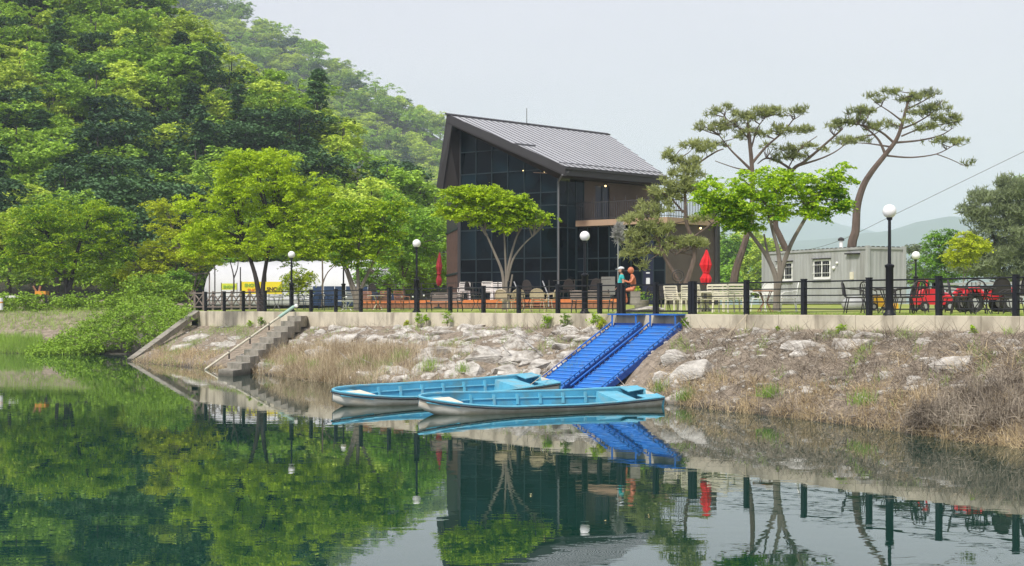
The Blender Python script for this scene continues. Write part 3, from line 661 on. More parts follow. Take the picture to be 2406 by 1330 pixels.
# stall at the far left of the tent
sh = thing('garden_shed', 'little shed with a pale blue wall behind the shrubs', 'shed', Wz(418, 104, 2.95))
for i, px in enumerate((404,412,420)): obj('wall_panel', MB().prism([W(px,684,104), W(px+7.4,684,104), W(px+7.4,648,104), W(px,648,104)], V(0,1.6,0)), 'mint' if i % 2 else 'boat_light', sh)
obj('roof', MB().prism([W(398,648,103.8), W(450,648,103.8), W(446,640,103.8), W(402,642,103.8)], V(0,2,0)), 'iron', sh)
obj('post', MB().beam(Wz(396,103.9,2.9), W(396,648,103.9), .12,.12), 'dark_red', sh); obj('canopy_frame', MB().beam(Wz(492,103.9,2.9), W(492,641,103.9), .08,.08).beam(W(450,645,103.9), W(492,641,103.9), .08,.08), 'greywood', sh)

# wooden footbridge with crossed rails
wb = thing('wooden_bridge', 'weathered wooden footbridge with crossed railings left of the fence', 'bridge', Wz(530, 90, 2.6))
def wq(px, z): return Wz(px, 96-(px-440)*.05, z)
dkm = MB().beam(wq(395,2.48), wq(610,2.48), 1.4, .12); obj('deck', dkm, 'greywood', wb)
obj('girder', MB().beam(wq(392,2.3)+V(0,-.6,0), wq(606,2.3)+V(0,-.6,0), .2, .22), 'iron', wb)
PX = [442,462,483,505,527,549,570,591,610]
for px in PX: p = wq(px,2.5)+V(0,-.6,0); obj('post', MB().beam(p, p+up*1.32, .12, .12), 'greywood', wb)
for i in range(len(PX)-1):
    a, b = wq(PX[i],2.5)+V(0,-.6,0), wq(PX[i+1],2.5)+V(0,-.6,0)
    for z in (1.22,.35): obj('rail', MB().beam(a+up*z, b+up*z, .07, .08), 'greywood', wb)
    obj('cross_brace', MB().beam(a+up*.38, b+up*1.18, .05, .07), 'greywood', wb); obj('cross_brace', MB().beam(a+up*1.18+V(0,.05,0), b+up*.38+V(0,.05,0), .05, .07), 'greywood', wb)

# ------------------------------------------------------------------ concrete stairs and kerbs on the bank
def bpt(px, v, b=0):   # bank point for a fence px
    xs = [p[0] for p in PAIR]
    u = float(np.interp(px, xs, range(len(xs)))); return bank(u, v, False)
stp = thing('concrete_stairs', 'worn concrete stairs leading down the bank to the water', 'stairs', bpt(690, .5))
T = fpx(722, -.35, 2.62); B_ = shore_pt(548, 872, .22); ns_ = 10; dvec = (B_-T)/ns_; wdv = E*1.5
for k in range(ns_):
    p = T+dvec*k; hv = V(dvec.x, dvec.y, 0)
    obj('step', MB().prism([at(p,p.z-.75), at(p+hv*1.04,p.z-.75), at(p+hv*1.04,p.z+dvec.z+.02), at(p,p.z+dvec.z+.02)], -wdv), 'old_concrete', stp)
k_ = thing('drain_pipe', 'cream pipe with a mint green upper end lying along the stairs', 'pipe', T)
a = fpx(690,-.4,2.85); b = shore_pt(482, 868, .02); m1 = a.lerp(b,.18)
obj('lower_pipe', MB().tube([m1, b], .055, 8), 'pipe', k_); obj('upper_pipe', MB().tube([a, m1], .085, 8), 'mint', k_)
for t in (.3,.52,.75): p = a.lerp(b,t); obj('bracket', MB().beam(p-up*.3, p+up*.07, .13, .05), 'iron', k_)
obj('valve', MB().sphere(a+up*.05+E*.3, .1, 8).tube([a, a+up*.12+E*.2, a+E*.4], .03, 6), 'white', k_)
kb = thing('concrete_kerb', 'slanting concrete kerb edging the left end of the bank', 'kerb', fpx(462,-.4,2.5))
a = fpx(462,-.4,2.5); b = shore_pt(306,850,-.05)
for i in range(5): obj('kerb_block', MB().beam(a.lerp(b,i/5), a.lerp(b,(i+.97)/5), .4, .3), 'old_concrete', kb)

# ------------------------------------------------------------------ blue ramps
Vr = V(-2.81,-2.2,-2.06)
def ramp(px0, px1, label):
    a = fpx(px0,-.5,2.2); b = fpx(px1,-.5,2.2); wv = b-a
    g = thing('boat_ramp', label, 'ramp', a, group='blue ramps down to the water'); un = Vr.normalized(); nr = wv.cross(Vr).normalized(); nr = nr if nr.z > 0 else -nr
    for k in range(19):
        p = a+Vr*(k/18.5); q = a+Vr*((k+.86)/18.5)
        obj('tread', MB().prism([p+nr*.0, p+wv, q+wv-up*.035, q-up*.035], -nr*.03), 'ramp', g)
        obj('lip', MB().beam(q-up*.02+nr*.02, q+wv-up*.02+nr*.02, .03, .05, up=nr), 'ramp_lip', g)
    for e in (a-wv*.02, b+wv*.02):
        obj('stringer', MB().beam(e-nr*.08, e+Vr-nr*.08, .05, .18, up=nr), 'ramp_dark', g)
        obj('side_rail', MB().tube([e+nr*.12, e+Vr+nr*.12], .03, 6), 'ramp', g)
        for k in range(16): p = e+Vr*((k+.5)/16); obj('bracket', MB().beam(p-nr*.16, p+nr*.12, .04, .03), 'ramp', g)
    p0 = a+up*.36+N*.25; obj('landing', MB().prism([p0-wv*.05, p0+wv*1.03, p0+wv*1.03-N*.45, p0-wv*.05-N*.45], up*.05), 'ramp', g)
    for t in (.08,.95): q = p0+wv*t-N*.4; obj('landing_leg', MB().beam(q, q-up*.45, .06, .06), 'ramp', g)
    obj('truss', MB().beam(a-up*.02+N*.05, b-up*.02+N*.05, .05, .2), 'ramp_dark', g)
    return g
ramp(1441, 1505, 'left one of the two bright blue metal boat ramps'); ramp(1530, 1598, 'right one of the two bright blue metal boat ramps, nearer the boulders')

# ------------------------------------------------------------------ boats
def boat(label, loc, rz, heel, sc, extra):
    g = thing('boat', label, 'boat', loc, rz, 'blue rowing boats moored below the ramps', sc); g.rotation_euler = (heel, extra, rz); g.scale = (sc, sc, sc*.88)
    L, B = 7.9, .86; ST = 30
    def hb_(t):
        a = 1 if t > .34 else (1-((.34-t)/.34)**2.1)**.62
        b = 1 if t < .55 else 1-.20*((t-.55)/.45)**1.6
        return B*max(a*b, .02)
    def sheer(t): return .43+.16*max(0, 1-t/.35)**1.6+.12*max(0,(t-.6)/.4)**1.5
    def keel(t): return -.16+.42*max(0, 1-t/.16)**1.6
    out_, inn, gw = [], [], []
    for i in range(ST+1):
        t = (i/ST)**1.25; x = t*L; b = hb_(t); z = sheer(t); k = keel(t)
        sec = [(b, z), (b*.97, z*.55+k*.45), (b*.86, k+.12), (b*.62, k+.02), (0, k)]
        out_.append([V(x-(.0), y, zz) for y, zz in sec]+[V(x, -y, zz) for y, zz in sec[-2::-1]])
        bi = max(b-.055, .005); sec = [(bi, z-.005), (bi*.95, z*.5+.06), (bi*.84, max(k+.16,.02)), (bi*.6, max(k+.12,.0)), (0, max(k+.1,-.02))]
        inn.append([V(x+(.05 if i == 0 else 0), y, zz) for y, zz in sec]+[V(x, -y, zz) for y, zz in sec[-2::-1]])
        gw.append((x, b, z))
    def loft(S_, flip):
        m = MB(); m.sm = True; n = len(S_[0])
        for s in S_: m.v += [tuple(p) for p in s]
        for i in range(len(S_)-1):
            for j in range(n-1):
                f = (i*n+j, i*n+j+1, (i+1)*n+j+1, (i+1)*n+j); m.f.append(f[::-1] if flip else f)
        return m
    h = loft(out_, False); n = 9; h.f.append(tuple(range(ST*n, ST*n+n)))
    obj('hull', h, 'boat_white', g, False)
    obj('lining', loft(inn, True), 'boat_blue', g, False)
    for s in (1, -1):
        obj('gunwale', MB().tube([(x, s*(b-.02), z+.01) for x, b, z in gw], .042, 6), 'boat_light', g, False)
        obj('rub_strip', MB().tube([(x-.02, s*(b+.012), z-.055) for x, b, z in gw], .022, 5), 'boat_dark', g, False)
        for t in (.26,.36,.46,.56,.66,.76):
            b = hb_(t)-.09; z = sheer(t); obj('rib', MB().beam((t*L, s*(b*.88), .05), (t*L, s*b, z-.05), .09, .07, up=(1,0,0)), 'boat_light', g, False)
        obj('side_ledge', MB().tube([(t*L, s*(hb_(t)-.12), .24) for t in np.linspace(.22,.84,10)], .028, 5), 'boat_light', g, False)
    obj('bow_deck', MB().prism([(.12,-.3,.47),(.12,.3,.47),(.95,.66,.40),(1.25,0,.39),(.95,-.66,.40)], (0,0,.03)), 'boat_light', g, False)
    obj('bow_pad', MB().prism([(.5,-.42,.44),(.5,.22,.44),(1.15,.36,.43),(1.25,-.3,.43)], (0,0,.03)), 'cream', g, False)
    obj('floor_board', MB().box((4.0,0,.03), (5.2,.9,.03)), 'boat_blue', g, False)
    obj('stern_seat', MB().box((6.75,0,.22), (.75,1.3,.42)), 'boat_light', g, False)
    # notched transom: two raised wings
    b, z = hb_(1), sheer(1)
    obj('transom', MB().prism([(L-.04,-b,-.05),(L-.04,b,-.05),(L-.04,b,z+.02),(L-.04,b*.42,z+.04),(L-.04,.12,z-.28),(L-.04,-.12,z-.28),(L-.04,-b*.42,z+.04),(L-.04,-b,z+.02)], (.07,0,0)), 'boat_light', g, False)
    obj('stern_deck', MB().prism([(L-.65,b*.3,z-.05),(L-.65,b*.98,z-.03),(L-.03,b*.97,z),(L-.03,b*.45,z)], (0,0,.03)), 'boat_light', g, False)
    obj('stern_deck', MB().prism([(L-.65,-b*.98,z-.03),(L-.65,-b*.3,z-.05),(L-.03,-b*.45,z),(L-.03,-b*.97,z)], (0,0,.03)), 'boat_light', g, False)
    return g
boat('nearer blue and white rowing boat, bow pointing left in the water', (-2.5, 39.0, -.01), math.atan2(4.1, 6.7), R(11), .96, R(0.5))
boat('farther blue and white rowing boat, half behind the nearer one', (-5.15, 42.2, -.06), math.atan2(5.0, 6.0), R(10), 1.02, R(-1))

# ------------------------------------------------------------------ rocks
rng = np.random.default_rng(3); rnd = random.Random(3)
RK = []
for k in range(12):
    bm = bmesh.new()
    for i in range(12):
        v = Vector((rnd.gauss(0,1), rnd.gauss(0,1), rnd.gauss(0,1))).normalized(); bm.verts.new((v.x*rnd.uniform(.8,1), v.y*rnd.uniform(.55,.9), v.z*rnd.uniform(.4,.6)))
    bmesh.ops.convex_hull(bm, input=bm.verts); bmesh.ops.bevel(bm, geom=bm.edges, offset=.06, segments=1, affect='EDGES') if k % 2 else None
    bmesh.ops.subdivide_edges(bm, edges=bm.edges, cuts=1, use_grid_fill=True)
    for v in bm.verts: v.co += v.co.normalized()*(mnoise.noise(v.co*2.3+Vector((k*5,0,0)))*.07+mnoise.noise(v.co*6)*.03)
    bmesh.ops.triangulate(bm, faces=bm.faces)
    me = bpy.data.meshes.new('rock'); bm.to_mesh(me); bm.free(); me.materials.append(MT['rock']); RK.append(me)
def rock(p, s, rz=None, tilt=.35, flat=1.):
    o = bpy.data.objects.new('rock', RK[rnd.randrange(12)]); C.objects.link(o); o.parent = bk
    o.location = p; o.rotation_euler = (rnd.uniform(-tilt,tilt), rnd.uniform(-tilt,tilt), rnd.uniform(0,6.28) if rz is None else rz); o.scale = (s*rnd.uniform(.85,1.25), s*rnd.uniform(.7,1.0), s*rnd.uniform(.6,.95)*flat)
    return o
XS = [p[0] for p in PAIR]
def u_of(px): return float(np.interp(px, XS, range(len(XS))))
# big stones read from the photo: pixel centre, width in pixels
def at_px(px, py):
    best = None
    for iu in range(0, 150):
        u = iu*.1
        for iv in range(0, 22):
            p = bank(u, iv/20., False); x = CX+FPX*p.x/p.y; y = HZ-FPX*(p.z-CH)/p.y; e = (x-px)**2+(y-py)**2
            if best is None or e < best[0]: best = (e, p)
    return best[1]
BIG = [(1640,868,130),(1690,822,120),(1600,838,110),(1560,885,70),(1605,922,90),(1975,892,70),(2235,852,110),(1900,812,90),(2010,806,100),(2060,800,80),(1840,803,60),(2345,905,70),(1630,775,50),(1735,785,60),
       (1220,800,110),(1150,838,110),(1235,835,90),(1110,860,80),(1180,868,80),(1060,825,80),(980,800,70),(1010,838,80),(880,800,80),(815,800,90),(760,830,90),(850,830,90),(700,805,60),(1290,862,70),(1310,815,70),(1255,873,60),(1330,850,60),
       (1095,800,60),(935,830,60),(905,862,60),(690,840,60),(640,825,50),(1195,780,60),(1370,800,60),(1320,780,50),(1400,775,50),(1040,775,50),(430,818,60),(470,790,60),(535,770,40),(1790,775,60),(1870,785,50),(2120,790,50),(2170,800,60),(1780,835,40),(1700,905,40),(1470,905,40)]
for px, py, wd in BIG:
    p = at_px(px, py); s = wd/2/(FPX/p.y); rock(p+V(0,.0,-.2*s), s*1.5, rnd.uniform(-.9,.1), .22, .95)
cnt = 0
for i in range(238):
    px = rnd.choice([rnd.uniform(560,1440), rnd.uniform(560,1440), rnd.uniform(1000,1440), rnd.uniform(1600,2500)]); v = rnd.uniform(.02,.92)
    if px < 760 and v > .7: continue
    if 1420 < px < 1625 and True: continue
    if 655 < px < 745: continue
    p = bank(u_of(px), v); s = rnd.uniform(.38,.95)*(1 if px < 1450 else .5); o = rock(p-V(0,0,.16*s), s, None, .2); o.rotation_euler.x += R(18); o.rotation_euler.z = rnd.uniform(-.9,.2)
small = []
for i in range(900):
    px = rnd.uniform(450,2600); v = rnd.uniform(0,1.0); small.append((bank(u_of(px), v), rnd.uniform(.03,.11)))
bm = bmesh.new()
for p, s in small:
    M = Matrix.Translation(p)@Matrix.Rotation(rnd.uniform(0,6), 4, 'Z')@Matrix.Diagonal((s*1.3,s,s*.7,1)); bmesh.ops.create_icosphere(bm, subdivisions=1, radius=1, matrix=M)
me = bpy.data.meshes.new('pebbles'); bm.to_mesh(me); bm.free(); tag(link('pebbles', me, 'rock'), 'small stones strewn over the bank', 'stones', kind='stuff')

# ------------------------------------------------------------------ dry grass and stems on the bank
def blades(pos, ln, wd, rng, lean=.5, k=1, bend=.3, dirs=None):
    n = len(pos); az = rng.uniform(0, 2*np.pi, n); le = np.abs(rng.normal(0, lean, n)) if lean < 1.15 else rng.uniform(lean-.75, 1.72, n); L = ln*rng.uniform(.5, 1.2, n)
    d = np.stack([np.cos(az)*np.sin(le), np.sin(az)*np.sin(le), np.cos(le)], 1); side = np.stack([-np.sin(az), np.cos(az), 0*az], 1)*wd/2
    rs = unit(rng.normal(size=(n,3)))*wd/2
    side = side*.3+rs*.7
    m1 = pos+d*L[:,None]*.55; d2 = d.copy(); d2[:,2] -= bend; d2 = unit(d2); m2 = m1+d2*L[:,None]*.5
    A = np.stack([pos-side, pos+side, m1+side*.8, m1-side*.8], 1); B = np.stack([m1-side*.8, m1+side*.8, m2+side*.2, m2-side*.2], 1)
    return np.concatenate([A, B], 0)
def bank_pts(n, p0, p1, v0, v1, dens=None):
    out = []
    while len(out) < n:
        px = rnd.uniform(p0, p1); v = rnd.uniform(v0, v1)
        if 1430 < px < 1612 and v < .97: continue
        if 645 < px < 752 and v < .96: continue
        if dens and rnd.random() > dens(px, v): continue
        out.append(bank(u_of(px) if px < 3000 else 15, v))
    return np.array([tuple(p) for p in out])
nz = lambda px, v, s, o: mnoise.noise(Vector((px*s, v*4, o)))
Q = []
Q.append(blades(bank_pts(26000, 1600, 2850, .05, 1.0, lambda px, v: .25+.75*min(1, max(0,(.25+nz(px,v,.012,1)+v*.3+(px-1700)/1500)))), .32, .016, rng, 1.25, bend=.2))
Q.append(blades(bank_pts(7000, 450, 1430, .0, 1.0, lambda px, v: max(0,.15+nz(px,v,.015,4)+v*.3)), .24, .016, rng, 1.2, bend=.2))
Q.append(blades(bank_pts(6500, 1610, 2850, .1, 1.0)+np.array([0,0,.07]), .7, .014, rng, 1.45, bend=-.05))
Q.append(blades(bank_pts(2000, 560, 1430, .03, .8)+np.array([0,0,.05]), .7, .013, rng, 1.45, bend=-.05))
for mx_, my_, mr_ in ((2235,985,.75),(2330,1000,.9),(2400,985,1.0),(2290,955,.7),(2380,940,.8),(2180,1000,.5)):
    c_ = at_px(mx_, my_); n = 1100; g_ = rng.normal(size=(n,3))*np.array([mr_*.55,mr_*.5,.05]); pos = np.array(tuple(c_))+g_; pos[:,2] = c_.z+.05+rng.uniform(0,.35,n)*np.exp(-(g_[:,0]**2+g_[:,1]**2)/mr_**2*2); Q.append(blades(pos, .6, .014, rng, 1.1, bend=.7))
tag(link('dead_vines', quads_mesh('dead_vines', np.concatenate(Q)), 'vinestem'), 'tangle of dead grey-brown stems over the bank', 'dead stems', kind='stuff')
Q = [blades(bank_pts(9000, 1600, 2850, .72, 1.02, lambda px, v: .3+nz(px,v,.02,9)+v*.3), .34, .018, rng, .8, bend=.6), blades(bank_pts(7000, 450, 1100, .62, 1.02, lambda px, v: .2+nz(px,v,.02,9)+v*.4), .34, .018, rng, .7, bend=.5),
     blades(bank_pts(5000, 1950, 2850, .3, 1.03, lambda px, v: max(0, (px-2200)/500)+nz(px,v,.02,3)), .55, .016, rng, 1.25, bend=.3)]
tag(link('dry_grass', quads_mesh('dry_grass', np.concatenate(Q)), 'straw'), 'straw-coloured dry grass along the shore', 'dry grass', kind='stuff')
# reeds
Q = []
for i in range(1100):
    px = 880+rnd.gauss(130, 110); v = rnd.uniform(.55, 1.03)
    if not 780 < px < 1280: continue
    p = bank(u_of(px), v); n = 10; pos = np.array([tuple(p)]*n)+rng.normal(0,.09,(n,3))*np.array([1,1,0]); Q.append(blades(pos, .62, .016, rng, .5, bend=.35))
tag(link('reeds', quads_mesh('reeds', np.concatenate(Q)), 'dry'), 'tall dry reeds at the water left of the boats', 'reeds', kind='stuff')
Q = []
TG = [(1810,935,.3),(2025,950,.34),(1615,935,.3),(860,862,.4),(900,865,.3),(690,862,.4),(640,862,.3),(1000,868,.4),(1090,878,.3),(1360,893,.5),(1340,900,.5),(1560,925,.3),(940,850,.4),(745,868,.3),(590,862,.3),(820,870,.4)]
for px, py, h_ in TG:
    p = at_px(px, py); n = 170; pos = np.array([tuple(p)]*n)+rng.normal(0,.17,(n,3))*np.array([1,1,.1]); Q.append(blades(pos, h_*1.2, .018, rng, .45, bend=.35))
Q.append(blades(bank_pts(6000, 450, 1430, .0, 1.0, lambda px, v: max(0,nz(px,v,.02,14)*1.4-.05+(.25 if px < 700 else 0))), .2, .018, rng, .6, bend=.4))
Q.append(blades(bank_pts(2500, 1610, 2700, .0, .95, lambda px, v: max(0,nz(px,v,.02,24)*1.4-.25)), .2, .018, rng, .6, bend=.4))
for a_, b_, n_ in ((440,2800,5200),):
    pos = np.array([tuple(fpx(rnd.uniform(a_,b_), rnd.uniform(-.02,.25)+abs(rnd.gauss(0,.4)), 2.61)) for _ in range(n_)]); Q.append(blades(pos, .09, .012, rng, .5))
tag(link('green_grass', quads_mesh('green_grass', np.concatenate(Q)), 'greenblade'), 'fresh green grass tufts on the bank and wall edge', 'grass', kind='stuff')

# ------------------------------------------------------------------ trees
def pads_from(blobs, d, n, rng, rmin, rmax, shell=.6, depth=.8):
    s = FPX/d; A = np.array([b[2]*b[3] for b in blobs], float); pr = A/A.sum(); idx = rng.choice(len(blobs), n, p=pr); P = []
    for i in idx:
        b = blobs[i]; q = rng.normal(size=3); q /= np.linalg.norm(q); q *= rng.uniform(0,1)**(1/3*shell)
        dd = b[4] if len(b) > 4 else 0
        dr = min(b[2], 1.3*b[3]+b[2]*.3)*depth/s
        c = W(b[0], b[1], d)
        P.append((c.x+q[0]*b[2]/s, c.y+dd+q[1]*dr, c.z+q[2]*b[3]/s, rng.uniform(rmin, rmax)))
    return np.array(P)
def make_tree(name, label, base, d, blobs, n, leaf, lm, bm_, stems, seed, group=None, per=55, pr=(.3,.65), flat=.4, needle=False, depth=.8, nl=22, droop=.3, shell=.6, r0=.16):
    rng = np.random.default_rng(seed); rd_ = random.Random(seed)
    root = thing(name, label, 'tree', base, group=group)
    pads = pads_from(blobs, d, n, rng, pr[0], pr[1], shell, depth)
    wd = MB(); ends = []
    for st_ in stems:                       # stems: list of (list of pixel points (px,py[,dd]), r0, r1)
        pts = [W(q[0], q[1], d+(q[2] if len(q) > 2 else 0)) for q in st_[0]]
        limb(wd, pts, st_[1], st_[2], 7, 4); cp = curve_pts(pts, 4); ends += cp[len(cp)//2:]
    ends_ = np.array([tuple(e) for e in ends]); order = rng.permutation(len(pads))[:nl]
    for i in order:
        t = pads[i, :3]; low = ends_[ends_[:,2] < t[2]+.3] if (ends_[:,2] < t[2]+.3).any() else ends_
        e = low[np.argmin(np.linalg.norm(low-t, axis=1)+rng.uniform(0,.4,len(low)))]
        e = Vector(e); t = Vector(t); m_ = e.lerp(t, .5)+Vector((rd_.uniform(-.2,.2), rd_.uniform(-.2,.2), .12*(t-e).length*(1 if not needle else .2)))
        L_ = (t-e).length; limb(wd, [e, m_, t], min(.075,.02+.02*L_), .012, 5, 3)
    obj('trunk', wd, bm_, root)
    if needle: Qd = needle_quads(pads, per, leaf, leaf*.17, rng, flat)
    else: Qd = pad_leaves(pads, per*1.7, leaf*.76, rng, flat, droop)
    Qd = Qd-np.array(base)
    c = link('crown', quads_mesh('crown', Qd), lm, root)
    return root
def lb(px, b): return on_lawn(px, b)
gr = None
# large double-trunk tree
d = 79; make_tree('zelkova_tree', 'large dense yellow-green tree with a forked dark trunk by the fence', Wz(612,d,2.6), d,
  [(600,430,95,80),(500,490,85,70),(690,480,90,75),(600,550,165,55),(520,590,90,28),(680,590,95,28),(740,450,50,50),(470,560,55,40),(730,560,60,45),(560,390,60,40),(640,385,60,40)], 520, .19, 'lime', 'bark_dark',
  [([(612,738),(609,700),(598,640),(570,560)],.2,.08),([(616,736),(617,690),(622,640),(640,540)],.18,.08)], 11, per=75, pr=(.3,.75), nl=40)
# tree at the far left on the shore
d = 102; make_tree('broadleaf_tree', 'broad umbrella-shaped lime green tree at the far left bank', W(158,690,d), d,
  [(160,500,120,38),(70,530,75,45),(240,525,75,45),(150,560,140,45),(60,600,60,32),(255,590,50,32),(160,620,100,30)], 330, .22, 'lime', 'bark_dark',
  [([(158,695),(155,650),(145,600),(110,550)],.22,.1),([(160,695),(172,640),(185,580),(200,540)],.2,.08),([(156,660),(130,635),(90,600)],.12,.05)], 12, per=75, pr=(.45,.95), flat=.32, nl=30)
d = 104; make_tree('broadleaf_tree', 'feathery yellow-green tree between the left tree and the large one', W(448,690,d), d,
  [(385,520,38,60),(430,560,60,55),(400,610,60,45),(350,590,40,35),(470,600,50,40),(370,480,25,25)], 190, .22, 'yellowgreen', 'bark',
  [([(450,695),(448,650),(430,600),(405,540)],.09,.04),([(452,695),(462,650),(478,610)],.08,.03),([(446,695),(438,660),(415,630)],.07,.03),([(455,695),(470,660),(490,640)],.05,.02)], 13, per=55, pr=(.35,.8))
d = 71.5; make_tree('maple_tree', 'vase-shaped lime green tree right of the large double-trunked tree', Wz(838,d,2.61), d,
  [(840,500,85,34),(770,530,55,36),(900,520,60,40),(840,560,95,34),(790,590,50,24),(900,585,50,26),(745,505,30,16),(820,610,50,16),(940,490,28,22)], 230, .19, 'lime', 'bark_light',
  [([(838,730),(838,700),(826,660),(800,590)],.17,.05),([(839,715),(842,680),(840,620),(845,560)],.13,.05),([(840,715),(852,670),(880,610),(905,560)],.12,.04),([(836,715),(820,660),(805,620)],.08,.03)], 14, per=60, pr=(.3,.65), flat=.33)
d = 62; make_tree('maple_tree', 'flat-topped bright green tree in front of the glass gable', Wz(1188,d,2.62), d,
  [(1090,462,52,22),(1130,458,58,18),(1180,474,58,22),(1212,492,44,20),(1255,508,34,14),(1288,518,20,7),(1060,488,30,18),(1120,505,66,18),(1200,525,56,16),(1055,452,24,9),(1110,440,26,6)], 250, .17, 'lime', 'bark_light',
  [([(1184,728),(1184,690),(1180,640),(1160,590),(1140,545)],.10,.035),([(1190,728),(1190,680),(1188,620),(1184,540)],.085,.03),([(1188,690),(1192,640),(1206,580),(1218,545)],.08,.03),([(1192,660),(1205,610),(1230,575),(1255,552)],.06,.02),([(1196,726),(1197,690),(1204,645)],.065,.035)], 15, per=52, pr=(.16,.5), flat=.45, nl=24)
d = 48.5; make_tree('maple_tree', 'spreading fresh green tree in front of the grey container', Wz(1824,d,2.6), d,
  [(1700,450,65,38),(1790,430,70,38),(1780,490,100,40),(1900,440,60,30),(1960,425,50,26),(1930,480,60,32),(1700,500,55,32),(1985,460,28,22),(1860,420,40,20),(1750,520,40,20),(1975,390,30,8),(1650,455,22,22)], 330, .15, 'lime3', 'bark_light',
  [([(1824,730),(1825,690),(1822,650),(1800,600),(1760,545),(1730,510)],.14,.04),([(1826,690),(1832,640),(1828,590),(1815,540),(1800,480)],.11,.04),([(1827,680),(1838,630),(1860,570),(1900,500),(1925,460)],.11,.04),([(1822,640),(1805,600),(1795,550)],.06,.03)], 16, per=60, pr=(.2,.45), flat=.4, nl=34)
# background trees left of the building
d = 98; make_tree('broadleaf_tree', 'slender mid-green tree just left of the building', Wz(948,d,3), d,
  [(940,520,55,50),(1000,560,55,50),(930,590,70,40),(985,620,60,30),(925,470,30,25),(1010,510,30,30)], 190, .22, 'mid', 'bark', [([(950,700),(945,620),(935,540),(925,480)],.09,.03),([(950,650),(975,590),(1000,540)],.06,.03)], 17, per=55, pr=(.4,.85))
d = 100; make_tree('broadleaf_tree', 'bright bushy tree behind the closed dark red parasol', Wz(1000,d,3), d,
  [(1000,640,55,35),(940,660,50,25),(1035,620,20,40)], 110, .2, 'lime2', 'bark', [([(1000,715),(1002,680),(998,640)],.06,.03)], 18, per=50, pr=(.3,.7))
d = 96; make_tree('broadleaf_tree', 'low dark-leaved tree in front of the tent end', Wz(888,d,3), d,
  [(880,640,50,30),(910,665,40,20),(850,650,30,18)], 90, .19, 'mid', 'bark', [([(888,712),(890,680),(886,640)],.06,.03)], 19, per=45, pr=(.3,.6))
d = 92; make_tree('willow_sapling', 'small weeping yellow-green tree behind the second globe lamp', Wz(705,d,2.95), d,
  [(700,650,38,20),(690,670,30,16),(725,660,22,18)], 60, .18, 'yellowgreen', 'bark', [([(702,715),(702,690),(700,660)],.05,.02)], 20, per=40, pr=(.3,.55), droop=.8)
d = 90; make_tree('bare_sapling', 'thin sapling with one arched stem in front of the white tent', Wz(757,d,2.95), d,
  [(755,600,22,14),(790,595,22,12)], 16, .16, 'lime2', 'bark', [([(757,720),(758,660),(757,600)],.07,.04),([(757,670),(770,640),(800,612)],.05,.02)], 21, per=30, pr=(.25,.45), nl=6)
d = 93; make_tree('bare_sapling', 'thin forked sapling before the small lime banner', Wz(549,d,2.95), d,
  [(535,612,16,10),(560,606,16,10)], 14, .16, 'mid', 'bark_dark', [([(549,690),(549,650),(540,612)],.06,.03),([(549,655),(558,630),(560,605)],.05,.02)], 22, per=30, pr=(.25,.45), nl=4)
for j, (px, py, rx, ry, dd, lmn, lab) in enumerate([(330,640,60,35,103,'yellowgreen','rounded olive-yellow shrub on the left bank'),(275,665,40,28,104,'lime2','small green shrub near the left bank edge'),(420,655,26,24,99,'mid','shrub in front of the pale blue shed')]):
    make_tree('shrub', lab, W(px,py+ry+14,dd), dd, [(px,py,rx,ry),(px+rx*.4,py+ry*.3,rx*.6,ry*.6)], 70, .2, lmn, 'bark', [([(px,py+ry+16),(px+4,py+ry*.3),(px+2,py)],.06,.03)], 30+j, per=45, pr=(.3,.6))['category'] = 'shrub'
# pines, traced
def pine(label, base, d, stems, blobs, n, seed, per=16, leaf=.24, lm='needle', pr=(.12,.36), bm_='bark_pine', nl=80):
    return make_tree('pine_tree', label, base, d, blobs, n, leaf, lm, bm_, stems, seed, per=per, pr=pr, flat=.45, needle=True, depth=.7, nl=nl, shell=1., group=None)
d = 72
pine('twisted low pine with cloud-like needle pads before the brown wall', on_lawn(1612,(72*( (1612-CX)/FPX+.6816)-40.29)*.826), d,
  [([(1612,668),(1622,640),(1632,600),(1625,560),(1612,520),(1610,470),(1606,420),(1612,390)],.17,.05),([(1596,668),(1582,640),(1560,600),(1545,560),(1530,540)],.13,.06),([(1606,500),(1580,470),(1555,455)],.06,.03),([(1625,560),(1660,535),(1680,520)],.06,.03),([(1606,420),(1640,385),(1680,358),(1700,350)],.06,.03),([(1612,395),(1590,375),(1570,362)],.05,.02),([(1630,600),(1600,595),(1585,600)],.04,.02),([(1590,575),(1560,560),(1520,555)],.04,.02)],
  [(1500,520,45,24),(1540,490,50,22),(1570,455,50,20),(1490,560,40,22),(1525,590,48,16),(1600,430,55,22),(1620,405,50,18),(1575,365,24,12),(1640,345,45,14),(1610,380,40,12),(1545,535,45,16),(1640,440,30,12),(1600,570,60,14),(1650,575,30,10),(1640,510,30,14),(1480,600,25,10),(1505,620,22,8)], 330, 41, per=7)
d = 82
pine('tall pine with a bare curved trunk right of the building', Wz(1722,d,2.97), d,
  [([(1722,672),(1730,630),(1745,585),(1760,530),(1768,460),(1766,385),(1757,293)],.26,.10),([(1766,400),(1740,375),(1715,350),(1690,318)],.09,.03),([(1766,385),(1800,345),(1840,310),(1868,275)],.09,.03),([(1766,345),(1780,300),(1800,275)],.06,.02),([(1762,330),(1735,300),(1700,275)],.05,.02),([(1768,400),(1730,395),(1680,378)],.05,.02)],
  [(1680,265,30,10),(1670,300,40,12),(1720,290,45,14),(1760,270,45,16),(1800,262,45,14),(1850,265,50,10),(1700,255,22,8),(1780,310,50,12),(1840,305,50,12),(1890,305,40,8),(1690,340,30,8),(1730,320,40,10),(1880,258,25,8)], 190, 42, per=6)
d = 84
